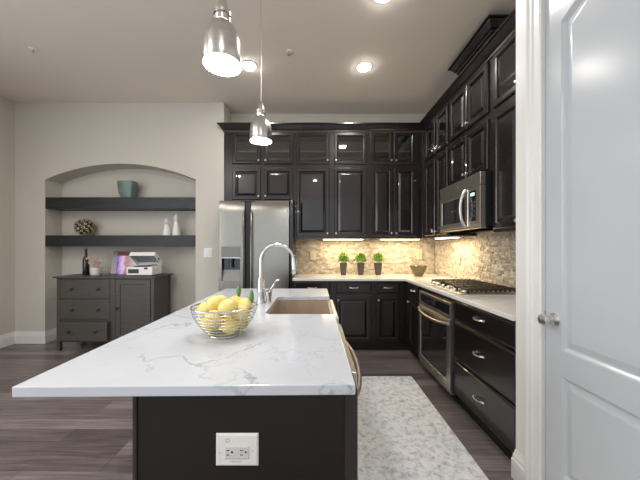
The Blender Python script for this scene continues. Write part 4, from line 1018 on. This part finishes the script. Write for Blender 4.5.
# ------------------------------------------------------------------ counter things
CZ = 0.9155
def herb(label, px, seed):
    d = 3.98; x = X(px, d); r = thing('potted_herb', label, 'plant', (x, d, CZ), 'herb pots under the back wall lights')
    pm = MB(); c = (x, d)
    pm.loft([sq(c, 0.033, 0.033, CZ, 0.006), sq(c, 0.050, 0.050, CZ + 0.170, 0.008), sq(c, 0.046, 0.046, CZ + 0.170, 0.008), sq(c, 0.044, 0.044, CZ + 0.150, 0.008)])
    pm.build('pot', M['pot'], r)
    rnd = random.Random(seed); fm = MB()
    for i in range(220):
        a = rnd.uniform(0, 2 * PI); el = rnd.uniform(-0.15, 1.45); rad = rnd.uniform(0.03, 0.082)
        p = Vector((x + rad * math.cos(a) * math.cos(el) * 1.05, d + rad * math.sin(a) * math.cos(el), CZ + 0.205 + rad * math.sin(el) * 1.25))
        q = Vector((rnd.gauss(0, 1), rnd.gauss(0, 1), rnd.gauss(0.5, 1))).normalized().to_track_quat('Z', 'Y').to_matrix().to_4x4()
        s = rnd.uniform(0.014, 0.022)
        leaf = [Vector((0, -s, 0)), Vector((s * 0.62, 0, s * 0.15)), Vector((0, s, 0.0)), Vector((-s * 0.62, 0, s * 0.15))]
        fm.loft([[tuple(p + q @ v) for v in leaf], [tuple(p + q @ (v * 0.9 + Vector((0, 0, 0.0012)))) for v in leaf]])
    for i in range(14):
        a = rnd.uniform(0, 2 * PI); fm.tube([(x + 0.02 * math.cos(a), d + 0.02 * math.sin(a), CZ + 0.152), (x + 0.04 * math.cos(a), d + 0.04 * math.sin(a), CZ + 0.225)], 0.0016, 5)
    fm.build('foliage', M['herb'], r)
herb('bright green herb in grey tapered pot, nearest the refrigerator', 343.3, 1)
herb('bright green herb in grey tapered pot, middle of the three', 360.6, 2)
herb('bright green herb in grey tapered pot, nearest the bronze bowl', 378, 3)
d = 3.80; x = X(418.4, d)
mb = MB().lathe([(0.050, CZ), (0.053, CZ + 0.006), (0.075, CZ + 0.05), (0.098, CZ + 0.10), (0.112, CZ + 0.142), (0.107, CZ + 0.142), (0.090, CZ + 0.098), (0.066, CZ + 0.05), (0.03, CZ + 0.015)], (x, d, 0), 32)
tag(mb.build('mixing_bowl', M['bronze'], smooth=True), 'bronze metal bowl in the back corner of the countertop', 'bowl')

def outlet(name, label, xf, u, v, w_, h_, m, toggles=0):
    c = xf @ Vector((u, v, 0)); r = thing(name, label, 'outlet' if not toggles else 'switch', tuple(c))
    pm = MB(xf); pm.loft([rect(u - w_ / 2, u + w_ / 2, v - h_ / 2, v + h_ / 2, i, wv) for i, wv in [(0, 0), (0, 0.003), (0.004, 0.006), (0.006, 0.0062)]]); p = pm.build('cover_plate', m, r)
    if toggles:
        for k_ in range(toggles):
            uu = u + (k_ - (toggles - 1) / 2) * 0.045; MB(xf).box(uu - 0.015, uu + 0.015, v - 0.032, v + 0.032, 0.0061, 0.0095).build('rocker', M['white'], r, bevel=0.002)
    else:
        for s in (-1, 1):
            q = MB(xf).box(u - 0.015, u + 0.015, v + s * 0.02 - 0.013, v + s * 0.02 + 0.013, 0.0061, 0.008).build('receptacle', m, r, bevel=0.003)
            for t_ in (-1, 1): MB(xf).box(u + t_ * 0.006 - 0.001, u + t_ * 0.006 + 0.001, v + s * 0.02 - 0.004, v + s * 0.02 + 0.005, 0.0081, 0.0085).build('slot', M['slot'], q)
sb_ = xf_back(YB - 0.024); sr_ = xf_right(XR - 0.024)
outlet('wall_outlet', 'almond outlet on the stone splashback beside the refrigerator', sb_, X(312.8, 4.15), Z(255.3, 4.15), 0.085, 0.135, M['tan_plate'])
outlet('wall_outlet', 'almond outlet on the stone splashback above the bronze bowl', sb_, X(419.3, 4.15), Z(255, 4.15), 0.085, 0.135, M['tan_plate'])
yq = 1.746 * F / (458.2 - CX)
outlet('wall_outlet', 'almond outlet on the stone splashback behind the gas cooktop', sr_, yq, Z(258, yq), 0.085, 0.135, M['tan_plate'])
outlet('light_switch', 'white double light switch on the wall between niche and refrigerator', xf_back(YW), X(208, YW), Z(252.8, YW), 0.115, 0.125, M['plate'], 2)
